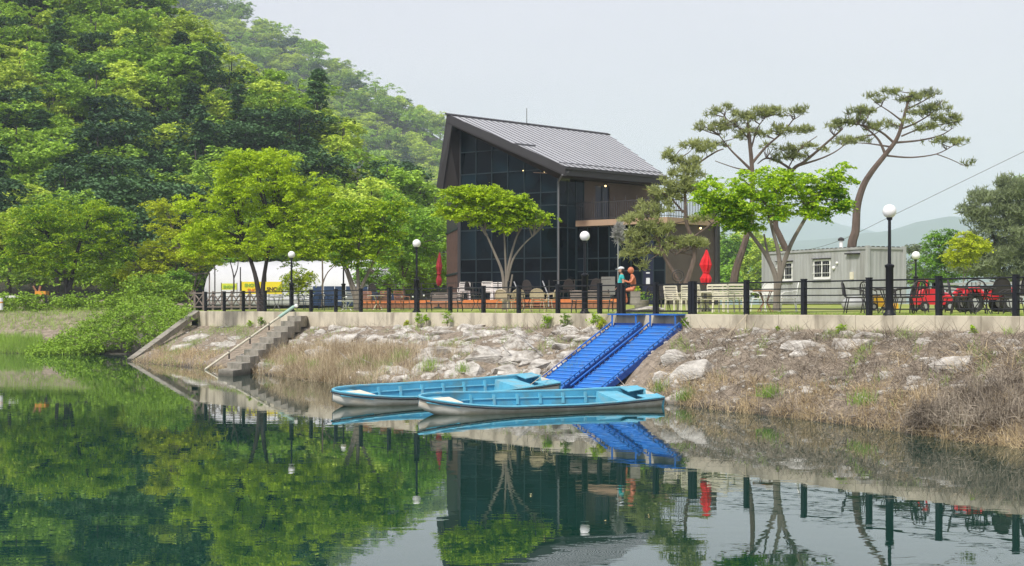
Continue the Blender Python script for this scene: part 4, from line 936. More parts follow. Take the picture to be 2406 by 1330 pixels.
pine('leaning pine with reddish trunk sweeping up to the right', Wz(1849,d,2.97), d,
  [([(1852,665),(1850,600),(1832,555),(1822,524),(1835,460),(1862,400),(1890,380),(1936,341),(1980,302)],.24,.05),([(1862,400),(1830,380),(1800,372),(1780,385)],.09,.03),([(1880,388),(1930,372),(1965,355),(1995,332)],.07,.02),([(1835,450),(1850,400),(1880,350),(1920,320)],.06,.02)],
  [(1850,350,28,10),(1830,372,30,8),(1900,345,25,7),(1960,300,28,7),(1985,330,30,8),(1935,355,24,6),(1880,365,24,7),(1810,345,22,7)], 85, 43, per=5)
d = 80
pine('tall leaning pine with an open flat crown behind the container', Wz(2000,d,2.97), d,
  [([(2001,700),(2001,581),(2010,542),(2014,485),(2028,437),(2049,402),(2080,363),(2106,328),(2120,290),(2128,258),(2141,219)],.30,.05),([(2080,363),(2065,330),(2040,305),(2015,290)],.09,.03),([(2100,335),(2070,310),(2030,295),(1985,288)],.08,.03),([(2120,285),(2090,262),(2055,240)],.06,.02),([(2106,335),(2160,330),(2210,318),(2240,300)],.07,.02),([(2085,366),(2140,370),(2200,362),(2240,342)],.06,.02),([(2200,362),(2235,375),(2262,388)],.03,.02),([(2112,305),(2150,290),(2190,265),(2215,235)],.06,.02),([(2128,258),(2165,240),(2200,220)],.05,.02),([(2118,320),(2170,300),(2230,290)],.05,.02)],
  [(2100,218,30,9),(2060,232,32,10),(2175,222,35,10),(2000,285,45,9),(2035,262,40,10),(1995,262,20,8),(2050,295,40,9),(2110,290,40,10),(2160,260,45,12),(2215,250,32,12),(2235,285,30,12),(2185,300,45,10),(2235,335,30,8),(2015,330,38,8),(2140,235,30,8),(2268,390,16,10),(2195,332,30,8),(2210,275,40,10)], 215, 44, per=6)
# right-hand trees
d = 104; make_tree('dark_pine_tree', 'large dark grey-green pine at the right edge', Wz(2340,d,3), d,
  [(2330,500,60,55),(2390,470,55,60),(2340,570,80,45),(2400,570,60,50),(2300,620,60,30),(2370,630,60,30)], 230, .34, 'needle_dark', 'bark_dark', [([(2352,705),(2350,640),(2340,580),(2325,520)],.16,.05),([(2350,640),(2380,600),(2400,560)],.09,.04)], 51, per=24, needle=True, pr=(.5,1.), flat=.5)
d = 110; make_tree('broadleaf_tree', 'leafy mid-green tree behind the far lamp on the right', Wz(2225,d,3), d,
  [(2215,580,45,45),(2180,625,45,30),(2250,620,60,35),(2190,660,50,18)], 170, .24, 'mid', 'bark', [([(2225,710),(2224,660),(2215,600)],.1,.04)], 52, per=50, pr=(.45,.9))
d = 92; make_tree('broadleaf_tree', 'small round lime-yellow tree on a thin pale stem', Wz(2268,d,3), d,
  [(2268,580,42,34),(2255,605,30,18),(2290,575,28,24)], 110, .2, 'yellowgreen', 'bark_light', [([(2262,700),(2264,650),(2268,590)],.05,.02),([(2266,660),(2282,615)],.03,.02)], 53, per=55, pr=(.3,.6))
d = 112; make_tree('broadleaf_tree', 'tall pale green tree rising behind the dark pine', Wz(2395,d,3), d,
  [(2395,440,45,35),(2430,480,60,60),(2450,560,60,60)], 130, .26, 'lime2', 'bark', [([(2400,710),(2402,600),(2398,460)],.12,.05)], 54, per=45, pr=(.45,.9))
d = 130; make_tree('broadleaf_tree', 'hazy tree between the container and the right trees', Wz(2150,d,3), d,
  [(2145,590,28,16),(2130,625,22,16),(2150,650,30,20)], 60, .28, 'needle_dark', 'bark', [([(2148,705),(2150,640),(2147,600)],.1,.04)], 55, per=35, pr=(.5,.9))
for j, (px, py, rx, ry, dd, lm_) in enumerate([(1725,610,35,60,190,'mid'),(1775,640,40,55,180,'forest_b'),(1700,660,30,40,170,'mid'),(1750,570,40,30,230,'forest_b'),(1690,590,25,45,210,'forest_a'),(1800,600,30,40,220,'forest_b')]):
    make_tree('forest_tree', ['tall misty tree right of the brown wall','misty tree between the brown wall and the container','low misty tree beside the brown wall corner','distant misty tree above the others by the wall','hazy tree half behind the brown wall','misty tree beside the container edge'][j], Wz(px,dd,3), dd,
      [(px,py,rx,ry),(px+rx*.5,py+ry*.4,rx*.7,ry*.6)], 110, .5, lm_, 'bark', [([(px,705),(px,py+ry*.5),(px,py)],.15,.05)], 60+j, per=40, pr=(.7,1.5), nl=6, group='misty trees beyond the lawn')
# wall-foot shrubs
for j, (px, py, hh, lab) in enumerate([(981,760,26,'small bright shrub at the wall foot, left one of a pair'),(1000,761,24,'small bright shrub at the wall foot, right one of a pair'),(1052,762,32,'dense little shrub at the wall foot below the left bench'),(1283,771,36,'leafy shrub at the wall foot, left of its darker twin'),(1328,772,40,'darker leafy shrub at the wall foot'),(1396,768,36,'shrub at the wall foot beside the left blue ramp'),(1415,772,26,'yellowish weed beside the left blue ramp'),(1978,797,38,'bright weed growing at the foot of the right-hand wall'),(2286,787,22,'low weed at the wall foot at the far right'),(955,770,20,'sparse weed near the wall foot'),(586,768,18,'small weed at the wall foot left of the stairs'),(614,768,24,'dark weed at the wall foot beside the stairs'),(1828,778,12,'tiny weed at the wall foot below the container'),(1610,768,22,'dark shrub beside the right blue ramp')]):
    p = at_px(px, py) if py > 768 else fpx(px, -.5, 0)
    if py <= 768 or True:
        d_ = fpx(px, -.55, 0).y; p = W(px, py, d_)
    r_ = thing('shrub', lab, 'shrub', p, group='weeds and shrubs along the wall foot'); s_ = FPX/d_; h_ = hh/s_
    rg = np.random.default_rng(90+j); n = 14; pd = np.stack([p.x+rg.normal(0,h_*.2,n), p.y+rg.normal(0,h_*.15,n), p.z+h_*rg.uniform(.15,.85,n), np.full(n, h_*.25)], 1)
    pd[:,0] = p.x+(pd[:,0]-p.x)*(1.25-(pd[:,2]-p.z)/h_)
    link('foliage', quads_mesh('foliage', pad_leaves(pd, 38, .07, rg, .8, .1)-np.array(p)), 'vine' if j in (4,11,13) else ('yellowgreen' if j in (6,9) else 'lime2'), r_)
    sm_ = MB()
    for k in range(4): sm_.tube([p-up*.25, p+V(rnd.uniform(-.1,.1),rnd.uniform(-.1,.1),h_*.7)], .008, 4)
    obj('stems', sm_, 'bark', r_)

# ------------------------------------------------------------------ left bank with vines
def lbank(px, v):
    d0 = 90.5 if px > 60 else 90.5+(60-px)*.02
    pts = [(0., -.6, -3), (.12, .02, 0), (.3, 1.0, 2.2), (.5, 2.2, 5), (.7, 2.9, 10), (1., 3.6, 30)]
    if px > 280: pts = [(0., -.6, -1), (.12, .1, 0), (.3, 1.4, .8), (.5, 2.5, 2.5), (.7, 2.75, 10), (1., 3.2, 30)]
    vs = [q[0] for q in pts]; z = np.interp(v, vs, [q[1] for q in pts]); dd = np.interp(v, vs, [q[2] for q in pts])
    p = Wz(px, d0+dd, z); p.z += .12*mnoise.noise(p*.5)*(1 if v > .15 else 0); return p
grid('left_bank', lbank, list(np.linspace(-900, 450, 60)), list(np.linspace(0,1,30)), 'soil', label='earth bank on the left shore', cat='bank')
rw = thing('vine_wall', 'grey concrete wall half hidden under vines at the left shore', 'wall', shore_pt(200,829))
obj('wall_face', MB().prism([Wz(205,89.8,-.3), Wz(335,89.8,-.3), Wz(350,90.1,1.2), Wz(300,90.2,1.3), Wz(215,90.2,.6)], V(0,.4,0)), 'old_concrete', rw)
obj('waterline_ledge', MB().beam(Wz(90,89.3,.02), Wz(330,89.3,.02), .3, .1), 'old_concrete', rw)
vr = np.random.default_rng(77); pd = []
prof_t = [(70,826),(120,800),(180,770),(240,735),(300,712),(330,690),(380,700),(435,722)]; prof_b = [(70,832),(200,832),(235,826),(290,808),(330,815),(360,800),(400,780),(440,742)]
for i in range(620):
    px = vr.uniform(72, 440); y0 = np.interp(px, [q[0] for q in prof_t], [q[1] for q in prof_t]); y1 = np.interp(px, [q[0] for q in prof_b], [q[1] for q in prof_b])
    t = vr.uniform(0,1); y = y0+(y1-y0)*t; d_ = 88.8+max(0,.75-t)*4.5-(px > 330)*(px-330)*.045; p = W(px, y, d_); q_y = vr.uniform(-.9,.9)
    if 240 < px < 325 and y > 795 and vr.random() < .85: continue
    pd.append((p.x, p.y+q_y, max(p.z, .08), vr.uniform(.2,.7)))
for px, py in ((255,800),(262,815),(305,805),(298,815),(310,795),(280,790)):
    for k in range(5): p = W(px+vr.uniform(-8,8), py+vr.uniform(-6,6), 89.3); pd.append((p.x,p.y,p.z,.25))
vb = W(250,800,90); vn = thing('vine_thicket', 'dense green vine thicket tumbling over the left wall to the water', 'vines', vb)
link('foliage', quads_mesh('foliage', pad_leaves(np.array(pd), 44, .15, vr, .7, .25)-np.array(vb)), 'vine', vn)
vs_ = MB()
for k in range(40):
    px = vr.uniform(90,430); p = W(px, np.interp(px, [q[0] for q in prof_b], [q[1] for q in prof_b]), 89.6); vs_.tube([p, p+V(vr.uniform(-.2,.2),.5,.35), p+V(vr.uniform(-.3,.3),1.2,.6)], .025, 4)
obj('stems', vs_, 'bark', vn)
pd = []
for i in range(300):
    px = vr.uniform(-80, 330); d_ = vr.uniform(98,103); p = Wz(px, d_, 2.85+vr.uniform(-.4,.75)-(.4 if px < 150 else 0)*0); pd.append((p.x,p.y,p.z,vr.uniform(.35,.7)))
for i in range(90):
    px = vr.uniform(300, 440); p = W(px, vr.uniform(650,715), 95+vr.uniform(-1,2)); pd.append((p.x,p.y,p.z,vr.uniform(.35,.7)))
hb0 = Wz(150,100,2.5); hd = thing('hedge', 'rough green hedge along the top of the left bank', 'hedge', hb0)
link('foliage', quads_mesh('foliage', pad_leaves(np.array(pd), 55, .2, vr, .8, .2)-np.array(hb0)), 'vine', hd)
Q = [blades(np.array([tuple(lbank(vr.uniform(-200, 100), vr.uniform(.1,.27))) for _ in range(7000)]), .6, .03, vr, .4), blades(np.array([tuple(lbank(vr.uniform(-200, 330), vr.uniform(.36,.75))) for _ in range(9000)]), .3, .03, vr, .7)]
tag(link('shore_grass', quads_mesh('shore_grass', np.concatenate(Q)), 'greenblade'), 'pale green grass on the far left shore', 'grass', kind='stuff')
gr_ = thing('guard_rail', 'white and black low roadside rail on the left bank', 'guard rail', W(110,698,99.5))
for a_, b_, m2 in ((14,56,'white'),(62,108,'iron'),(110,150,'iron'),(178,206,'iron')): obj('rail', MB().beam(W(a_,697,99.5), W(b_,697,99.5), .06, .14), m2, gr_)
for px in (10,60,109,152): p = W(px,697,99.5); obj('post', MB().beam(p-up*.7, p+up*.15, .1, .1), 'iron', gr_)
ob = thing('work_cart', 'small orange box cart parked behind the left rail', 'cart', W(95,698,100.5))
obj('box', MB().prism([W(82,694,100.5), W(107,694,100.5), W(107,684,100.5), W(82,684,100.5)], V(0,.8,0)), 'orange_box', ob)
obj('load', MB().beam(W(85,684,100.7), W(78,672,100.7), .1, .1).beam(W(92,684,100.7), W(95,672,100.7), .12,.12), 'deckwood', ob); obj('wheel', MB().tube([W(87,697,100.3), W(87,697,100.5)], .18, 10), 'rubber', ob); obj('wheel', MB().tube([W(102,697,100.3), W(102,697,100.5)], .18, 10), 'rubber', ob)
wp = thing('marker_post', 'short white post at the left edge of the frame', 'post', W(2,722,92)); obj('shaft', MB().tube([W(2,728,92), W(2,700,92)], .14, 8), 'white', wp); obj('band', MB().tube([W(2,712,92), W(2,709,92)], .15, 8), 'orange_box', wp)

# ------------------------------------------------------------------ hills and forest
def hill1_sil(px): return float(np.interp(px, [-900,0,420,560,700,800,900,1000,1035,1075,1120], [-420,-330,-60,95,140,250,320,390,450,610,700]))
def hill1(px, v):       # v 0 foot .. 1 crest
    y0 = 665; y1 = min(y0-5, hill1_sil(px)+150); y = y0+(y1-y0)*v; d = 122+(y0-y)*.125+(6 if px > 330 else 0)
    if px < 330 and v < .01: d -= 6
    p = W(px, y, d); p.z = max(p.z, 2.9) if v > 0 else 2.5; return p
def hill1b(px, v):
    if v <= 1: p = hill1(px, v)
    else: p = hill1(px, 1); p.y += (v-1)*80; p.x *= 1+(v-1)*.3; p.z -= (v-1)*20
    p.z += 1.2*mnoise.noise(p*.06)*min(1,v*4); return p
grid('hillside', hill1b, list(np.linspace(-900,1120,90)), list(np.linspace(0,1.6,34)), 'hill', label='steep wooded hillside on the left', cat='hill')
def hill2_sil(px): return float(np.interp(px, [-200,300,560,640,750,800,880,960,1040,1100,1250,1400], [-250,-140,5,45,95,145,195,232,275,320,430,600]))
def hill2(px, v):
    y0 = 640; y1 = hill2_sil(px)+48; y = y0+(y1-y0)*min(v,1); d = 480+(y0-y)*.42
    p = W(px, y, d)
    if v > 1: p.y += (v-1)*300; p.z -= (v-1)*60
    p.z += 3*mnoise.noise(p*.02)*min(1,v*3); return p
grid('far_hillside', hill2, list(np.linspace(200,1420,60)), list(np.linspace(0,1.6,30)), 'hill', label='hazier wooded slope behind the first hill', cat='hill')
# far mountains on the right
def mtn(sil, d, depth):
    def fn(px, v):
        y = float(np.interp(px, [q[0] for q in sil], [q[1] for q in sil])); top = CH+(HZ-y)/FPX*d
        k = math.sin(min(v,1)*math.pi/2) if v <= 1 else 1-(v-1)*.7
        z = 2+(top-2)*k; p = Wz(px, d-depth+depth*v, z); p.x = (px-CX)/FPX*d*(1-.0*(1-v)); p.z += (14*mnoise.noise(p*.004)+5*mnoise.noise(p*.014))*k; return p
    return fn
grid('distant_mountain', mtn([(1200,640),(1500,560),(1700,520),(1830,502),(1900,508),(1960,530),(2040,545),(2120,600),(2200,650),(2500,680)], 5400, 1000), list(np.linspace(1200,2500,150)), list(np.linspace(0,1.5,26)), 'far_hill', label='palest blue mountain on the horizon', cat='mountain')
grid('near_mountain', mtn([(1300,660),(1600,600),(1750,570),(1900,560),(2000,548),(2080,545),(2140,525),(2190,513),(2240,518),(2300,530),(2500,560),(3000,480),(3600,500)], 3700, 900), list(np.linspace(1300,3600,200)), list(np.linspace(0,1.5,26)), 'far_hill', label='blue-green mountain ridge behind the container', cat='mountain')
ug = np.random.default_rng(31); P_ = []
for i in range(1200):
    px = ug.uniform(-150, 1050); v = ug.uniform(0,.12) if ug.random() < .65 else ug.uniform(0,.9); p = hill1b(px, v); P_.append((p.x, p.y-.5, p.z+.4, ug.uniform(.6,1.3)))
tag(link('undergrowth', quads_mesh('undergrowth', pad_leaves(np.array(P_), 45, .38, ug, .8)), 'forest_a'), 'low undergrowth on the floor of the hillside wood', 'undergrowth', kind='stuff')
# prototypes of forest trees
def proto(name, lm_, seed, R_=3., H=8., n=62, per=60, leaf=.40, conical=False):
    rg = np.random.default_rng(seed); root = thing(name, '', 'tree', (0,0,0)); P = []
    if conical:
        for i in range(n):
            z = rg.uniform(.2,1); r = (1-z)*R_*.8+.2; th = rg.uniform(0,6.28); P.append((r*math.cos(th)*rg.uniform(.5,1), r*math.sin(th)*rg.uniform(.5,1), H*z, rg.uniform(.5,.9)))
    else:
        lobes = [(rg.normal(0,R_*.4), rg.normal(0,R_*.4), H*rg.uniform(.3,.8), R_*rg.uniform(.4,.62)) for _ in range(9)]
        for i in range(n):
            L_ = lobes[rg.integers(0,9)]; q = rg.normal(size=3); q /= np.linalg.norm(q); q[2] = abs(q[2])*1.0-.2
            P.append((L_[0]+q[0]*L_[3], L_[1]+q[1]*L_[3], L_[2]+q[2]*L_[3], rg.uniform(.6,1.15)))
    P = np.array(P); t_ = MB(); limb(t_, [(0,0,-1.5),(.15,0,H*.3),(0,.1,H*.6),(0,0,H*.85)], .2, .05, 6, 3)
    for i in range(6): t_2 = P[rg.integers(0,n),:3]; limb(t_, [(0,0,H*.35), tuple(t_2*.6+np.array([0,0,H*.15])), tuple(t_2)], .08, .02, 4, 2)
    obj('trunk', t_, 'bark_dark', root); link('crown', quads_mesh('crown', pad_leaves(P, per, leaf, rg, .6 if not conical else .3, .3, .65)), lm_, root); return root
PR = [proto('broadleaf_tree','forest_a',201), proto('broadleaf_tree','forest_b',202), proto('broadleaf_tree','forest_a',203,R_=3.4,H=9), proto('broadleaf_tree','forest_b',204,R_=2.6,H=8), proto('broadleaf_tree','forest_a',205,R_=3.,H=10), proto('dark_conifer','forest_c',206,R_=2.6,H=10,n=60,conical=True), proto('dark_conifer','forest_c',207,R_=3.,H=9,n=60)]
used = set()
def put(k, p, rz, sc, label, group):
    if k not in used: used.add(k); r = PR[k]; r.location = p; r.rotation_euler = (0,0,rz); r.scale = sc; r['label'] = label; r['group'] = group; return r
    return dup(PR[k], p, rz, label, group, sc)
rt = random.Random(8); pts = []; tries = 0
KIND = {5:'dark conical tree in the dense wood on the left hill', 6:'dark rounded tree in the dense wood on the left hill'}
def area(px, y): return ('high up' if y < 150 else 'half-way up' if y < 340 else 'low down')+' the hill '+('at the far left' if px < 170 else 'above the left bank tree' if px < 380 else 'above the large forked tree' if px < 700 else 'left of the building')
def lab1(k, px, y):
    return ('dark conical tree' if k == 5 else 'dark rounded tree' if k == 6 else 'yellow-green leafy tree' if k in (1,3) else 'mid-green leafy tree')+' in the dense wood, '+area(px, y)
while len(pts) < 290 and tries < 20000:
    tries += 1; px = rt.uniform(-160, 1085); v = rt.uniform(0,1)
    ylim = hill1_sil(px)+150; y = 665+(ylim-665)*v
    if y < -60: continue
    p = hill1b(px, v)
    if any((p-q).length < 3.6 for q in pts): continue
    pts.append(p); k = rt.choices(range(7), [3,4,3,4,2,1.2,2.0])[0]
    if y > 340 and px < 760: k = rt.choices(range(7), [3,1,2,1,1,3,7])[0]
    s = rt.uniform(.75,1.15); put(k, p-up*.3, rt.uniform(0,6.28), (s*rt.uniform(.95,1.2), s, s*rt.uniform(.7,.95)), lab1(k, px, y-90), 'trees of the near hillside wood')
pts = []; tries = 0
while len(pts) < 295 and tries < 30000:
    tries += 1; px = rt.uniform(430, 1300); v = rt.uniform(.35,1.02); y = 640+(hill2_sil(px)+48-640)*v
    if y > hill1_sil(px)+120 or y < -60: continue
    if px > 1120 and y > 500: continue
    p = hill2(px, v)
    if any((p-q).length < 8. for q in pts): continue
    pts.append(p); k = rt.choices(range(7), [3,4,3,4,2,1,1.5])[0]; s = rt.uniform(1.5,2.1)
    put(k, p-up*1.2, rt.uniform(0,6.28), (s*1.15, s, s*rt.uniform(.7,.85)), ['hazy mid-green','hazy yellow-green','hazy mid-green','hazy yellow-green','hazy mid-green','hazy dark conical','hazy dark rounded'][k]+' tree on the farther slope, '+('near the top of the frame' if y < 130 else 'half-way along the ridge' if y < 260 else 'close to the building'), 'trees of the farther hillside wood')

# ------------------------------------------------------------------ parasols
def parasol(px, y0, y1, d, mt, label, tilt=0, ybase=None):
    a = W(px, y1, d); b = W(px+tilt, y0, d); gz = lawn_z(a.x, a.y); g = thing('closed_parasol', label, 'parasol', at(a, gz), group='closed red parasols')
    h = b.z-a.z; ax = b-a
    m_ = MB(); m_.sm = True; prof = [(0,.12),(.07,.20),(.17,.23),(.26,.16),(.33,.12),(.42,.17),(.56,.25),(.72,.19),(.9,.08),(1,.03)]; n = 16; rg = random.Random(px)
    ph = [rg.uniform(.75,1.2) for _ in range(n)]
    for t, r in prof:
        for k in range(n):
            th = 2*math.pi*k/n; rr2 = r*(1 if k % 2 else .68)*(ph[k] if t < .9 else 1)*(.8 if mt == 'dark_red' else 1); c = a+ax*t; m_.v.append((c.x+rr2*math.cos(th+t*.8), c.y+rr2*math.sin(th+t*.8), c.z+.03*rg.uniform(-1,1)*(t < .1)))
    for i in range(len(prof)-1):
        for k in range(n): m_.f.append((i*n+k, i*n+(k+1)%n, (i+1)*n+(k+1)%n, (i+1)*n+k))
    m_.f.append(tuple(range(n))[::-1]); m_.f.append(tuple((len(prof)-1)*n+k for k in range(n)))
    obj('canopy', m_, mt, g, smooth=False); obj('tie', MB().tube([a+ax*.34, a+ax*.38], .13, 10), mt, g)
    obj('pole', MB().tube([at(a, gz), a+ax*.5, b+up*.08], .025, 7), 'iron', g); obj('foot', MB().lathe([(.28,0),(.28,.06),(.06,.1),(.05,.3)], at(a,gz), 12), 'iron', g)
parasol(1660, 587, 668, 55.5, 'red_fabric', 'bright red closed parasol in front of the brown wall', 0)
parasol(1031, 592, 671, 80, 'dark_red', 'dark red closed parasol left of the building corner', 2)

# ------------------------------------------------------------------ furniture
def chair(kind, mt, label, loc=(0,0,0), rz=0, group=None):
    g = thing({'wicker':'wicker_chair','metal':'metal_chair','slat':'garden_chair','oval':'mesh_chair'}[kind], label, 'chair', loc, rz, group)
    r = .016; w2, dp, sh = .26, .24, .43
    if kind == 'slat':
        obj('seat', MB().box((0,0,sh), (.5,.48,.035)), mt, g, False)
        bk_ = obj('backrest', MB().beam((-w2,dp,.43), (-w2,dp+.1,.9), .04, .04).beam((w2,dp,.43), (w2,dp+.1,.9), .04, .04).beam((-w2,dp+.1,.9), (w2,dp+.1,.9), .04, .07), mt, g, False)
        for k in range(5): z = .5+.075*k; obj('slat', MB().beam((-w2,dp+.02+.016*k,z), (w2,dp+.02+.016*k,z), .015, .055), mt, bk_, False)
        for sx in (-1,1):
            obj('armrest', MB().beam((sx*.29,-dp,.64), (sx*.29,dp+.03,.66), .05, .03).beam((sx*.28,-dp,.43), (sx*.28,-dp,.64), .04, .04), mt, g, False)
            for sy in (-1,1): obj('leg', MB().beam((sx*.25,sy*dp,.42), (sx*.27,sy*(dp+.04),0), .045, .045), mt, g, False)
    else:
        n = 9; top = .86 if kind != 'oval' else 1.0
        th = [math.pi*i/(n-1) for i in range(n)]
        arc = [(-w2*math.cos(t)*1.0, dp+.06*math.sin(t)+.06, sh+.08+(top-sh-.08)*math.sin(t)**(.55 if kind != 'oval' else .7)) for t in th]
        m_ = MB(); m_.sm = True
        if kind == 'metal': m_.add([(-w2*.8,dp+.04,.5),(w2*.8,dp+.04,.5),(w2*.85,dp+.1,.78),(-w2*.85,dp+.1,.78)], [(0,1,2,3)])
        else: m_.add([(x*.93, y, z-.012) for x, y, z in arc], [tuple(range(n))])
        if kind == 'metal':
            bm2 = MB()
            for k in range(5): x = -w2*.75+w2*1.5*k/4; bm2.tube([(x,dp+.03,.46),(x*1.05,dp+.1,.8)], .011, 5)
            obj('backrest', bm2, mt, g, False)
        else: obj('backrest', m_, mt, g, False)
        obj('back_frame', MB().tube(arc, .02, 6), mt, g, False)
        obj('seat', MB().lathe([(.24,.42),(.27,.43),(.27,.455),(.24,.46)], (0,0,0), 14), mt, g, False)
        for sx in (-1,1):
            obj('armrest', MB().tube([(sx*w2,dp+.06,.70),(sx*.3,.1,.67),(sx*.31,-.12,.66),(sx*.28,-.24,.60),(sx*.25,-.24,.42)], r, 6), mt, g, False)
            for sy in (-1,1): obj('leg', MB().tube([(sx*.22,sy*.2,.43),(sx*.25,sy*.25,.2),(sx*.27,sy*.28,0)], r, 6), mt, g, False)
    return g
PT = {}
def place(kind, mt, px, b, rz, label, group, z=None, sc=1.05):
    p = on_lawn(px, b, z); key = (kind, mt)
    if key not in PT: PT[key] = chair(kind, mt, label, p, rz, group); PT[key].scale = (sc,)*3; return PT[key]
    return dup(PT[key], p, rz, label, group, sc)
G1 = 'garden chairs behind the fence'
place('wicker','wicker',1187,.9,R(150),'beige wicker chair at the foot of the flat-topped tree',G1,sc=1.1)
place('wicker','wicker',1211,1.8,R(200),'beige wicker chair just right of the tree trunk, turned away',G1,sc=1.1)
place('wicker','wicker',1265,1.3,R(170),'round-backed wicker chair by the steps',G1,sc=1.1)
place('wicker','wicker',1291,2.0,R(240),'wicker chair turned sideways, right one of the wicker set',G1,sc=1.1)
for px, b, rz, lab in ((1588,2.6,R(30),'cream slatted chair behind the gate right leaf'),(1617,2.2,R(180),'cream slatted chair seen from behind beside the gate post'),(1681,3.6,R(170),'cream slatted chair right of the red parasol'),(1724,3.4,R(185),'wide cream slatted chair left of the first right-hand post'),(1700,2.0,R(150),'cream chair in front, between parasol and post'),(1650,2.9,R(120),'cream chair half hidden by the parasol table')): place('slat','cream',px,b,rz,lab,G1,sc=1.08)
for px, b, rz, lab in ((1776,4.2,R(100),'white round-backed chair left of the leaning maple trunk'),(1811,5.0,R(160),'white high-backed chair behind the maple trunk'),(1852,4.2,R(255),'white high-backed chair right of the maple trunk')): place('oval','white',px,b,rz,lab,G1)
for px, b, rz, lab in ((2010,1.8,R(70),'black metal armchair at the container end, leftmost of the black set'),(2056,2.6,R(110),'black metal armchair behind the toy digger'),(2122,1.8,R(250),'black metal armchair right of the tall lamp'),(2148,2.8,R(200),'black metal armchair behind, next to the red toy car'),(2138,1.4,R(210),'black metal armchair closest to the fence right of the lamp'),(1548,2.4,R(140),'black metal chair behind the gate middle post'),(2262,1.3,R(70),'black metal armchair left of the red quad bike'),(2300,1.9,R(150),'black metal armchair before the red quad bike')): place('metal','iron',px,b,rz,lab,G1,sc=1.15)
for px, b, rz, lab in ((2238,3.0,R(60),'dark mesh-back chair right of the red toy car'),(2345,2.6,R(180),'dark oval mesh-back chair behind the quad bike'),(2376,1.8,R(265),'dark oval mesh-back chair beside the last visible post'),(1562,3.8,R(20),'dark mesh chair behind the gate near the wheel sculpture')): place('oval','iron',px,b,rz,lab,G1,sc=1.05)
DZ = 3.2
for px, b, rz, lab in ((1090,12.5,R(190),'white chair on the terrace at the building corner'),(1148,12.5,R(170),'white chair on the terrace left of the tree trunk'),(1166,13.5,R(185),'second white chair on the terrace beside the tree trunk')): place('slat','white',px,b,rz,lab,'chairs on the terrace',z=DZ,sc=1.15)
for px, b, rz, lab in ((880,10,R(160),'dark terrace chair behind the fence, far left one'),(1110,10.5,R(60),'dark terrace chair left of the white pair'),(1245,11,R(150),'dark terrace chair above the wicker set'),(1330,11,R(200),'dark terrace chair right of the steps'),(1400,11.5,R(180),'dark terrace chair near the notice board')): place('oval','iron',px,b,rz,lab,'chairs on the terrace',z=DZ,sc=1.05)
for px, b, rz, lab in ((715,4,R(150),'green metal chair behind the fence by the second lamp'),(742,5,R(210),'green metal chair beside the first one'),(765,4.2,R(170),'green metal chair left of the thin sapling')): place('metal','mint' if False else 'blue_sheet',px,b,rz,lab,'dark chairs under the left trees')
for px, b, rz, lab in ((868,4.5,R(160),'orange-brown wooden chair right of the vase-shaped tree'),(905,5.0,R(190),'orange-brown wooden chair next to its twin'),(945,5.0,R(40),'brown wooden chair near the third lamp')): place('slat','deckwood',px,b,rz,lab,'wooden chairs by the terrace')
place('slat','silver',822,3.5,R(200),'grey-white garden chair beside the vase-shaped tree trunk',G1)
def table(px, b, mt, label, r=.38, h=.74, z=None, square=False):
    p = on_lawn(px, b, z); g = thing('table', label, 'table', p)
    if square: obj('table_top', MB().box(p+up*h, (r*2,r*1.5,.03), rz=.6), mt, g)
    else: obj('table_top', MB().lathe([(r-.01,h-.02),(r,h-.01),(r,h+.01),(r-.01,h+.02)], p, 18), mt, g)
    for k in range(4): th = math.pi/4+k*math.pi/2; c, s = math.cos(th), math.sin(th); obj('leg', MB().tube([p+V(c*r*.6,s*r*.6,h-.02), p+V(c*.08,s*.08,h*.45), p+V(c*r*.75,s*r*.75,0)], .016, 6), mt, g)
    return g
table(650,1.2,'silver','small pale cafe table under the large tree'); table(1238,1.6,'iron','round dark table between the wicker chairs'); table(1655,3.2,'cream','cream table under the red parasol',.5); table(1798,3.6,'deckwood','low wooden table between the white round-backed chairs',.45)
table(2305,1.6,'iron','dark round table before the red quad bike',.42); table(2085,2.3,'iron','dark table behind the tall lamp',.42); table(888,4.6,'cream','pale-topped wooden table between the orange-brown chairs',.45,square=True); table(1118,3.0,'iron','ornate dark iron table right of the left bench',.38,.7); table(815,2.6,'white','low white table before the vase-shaped tree',.5,.5,square=True)
def bench(px, b, rz, label, mt):
    p = on_lawn(px, b); g = thing('park_bench', label, 'bench', p, rz, 'dark park benches')
    for k in range(4): obj('seat_slat', MB().beam((-.8,-.2+.12*k,.43), (.8,-.2+.12*k,.43), .09, .03), mt, g, False)
    for k in range(4): obj('back_slat', MB().beam((-.8,.26+.03*k,.52+.1*k), (.8,.26+.03*k,.52+.1*k), .025, .08), mt, g, False)
    for sx in (-.74,.74):
        obj('iron_frame', MB().tube([(sx,-.28,0),(sx,-.22,.2),(sx,-.26,.42),(sx,.2,.42),(sx,.36,.88)], .025, 6).tube([(sx,.2,.42),(sx,.3,.2),(sx,.34,0)], .025, 6), 'iron', g, False)
        obj('armrest', MB().tube([(sx,-.26,.42),(sx,-.34,.55),(sx,-.26,.66),(sx,-.1,.64),(sx,.28,.66)], .022, 6), 'iron', g, False)
bench(1044,1.0,R(-20),'dark slatted bench between the lamp and the left fence posts','greywood'); bench(1392,1.2,R(160),'dark slatted bench seen from behind beside the middle lamp','greywood')
# white-slat fence at the far right
ws = thing('slat_fence', 'pale horizontal slat fence behind the quad bike', 'fence', Wz(2300,72,2.95))
for z in (3.1,3.32,3.54,3.76,3.98): obj('slat', MB().beam(Wz(2205,74,z), Wz(2560,66,z), .03, .11), 'container', ws)
for px in (2208,2300,2400,2500): d_ = 74-(px-2205)*.0225; obj('post', MB().beam(Wz(px,d_+.08,2.9), Wz(px,d_+.08,4.08), .1, .1), 'greywood', ws)

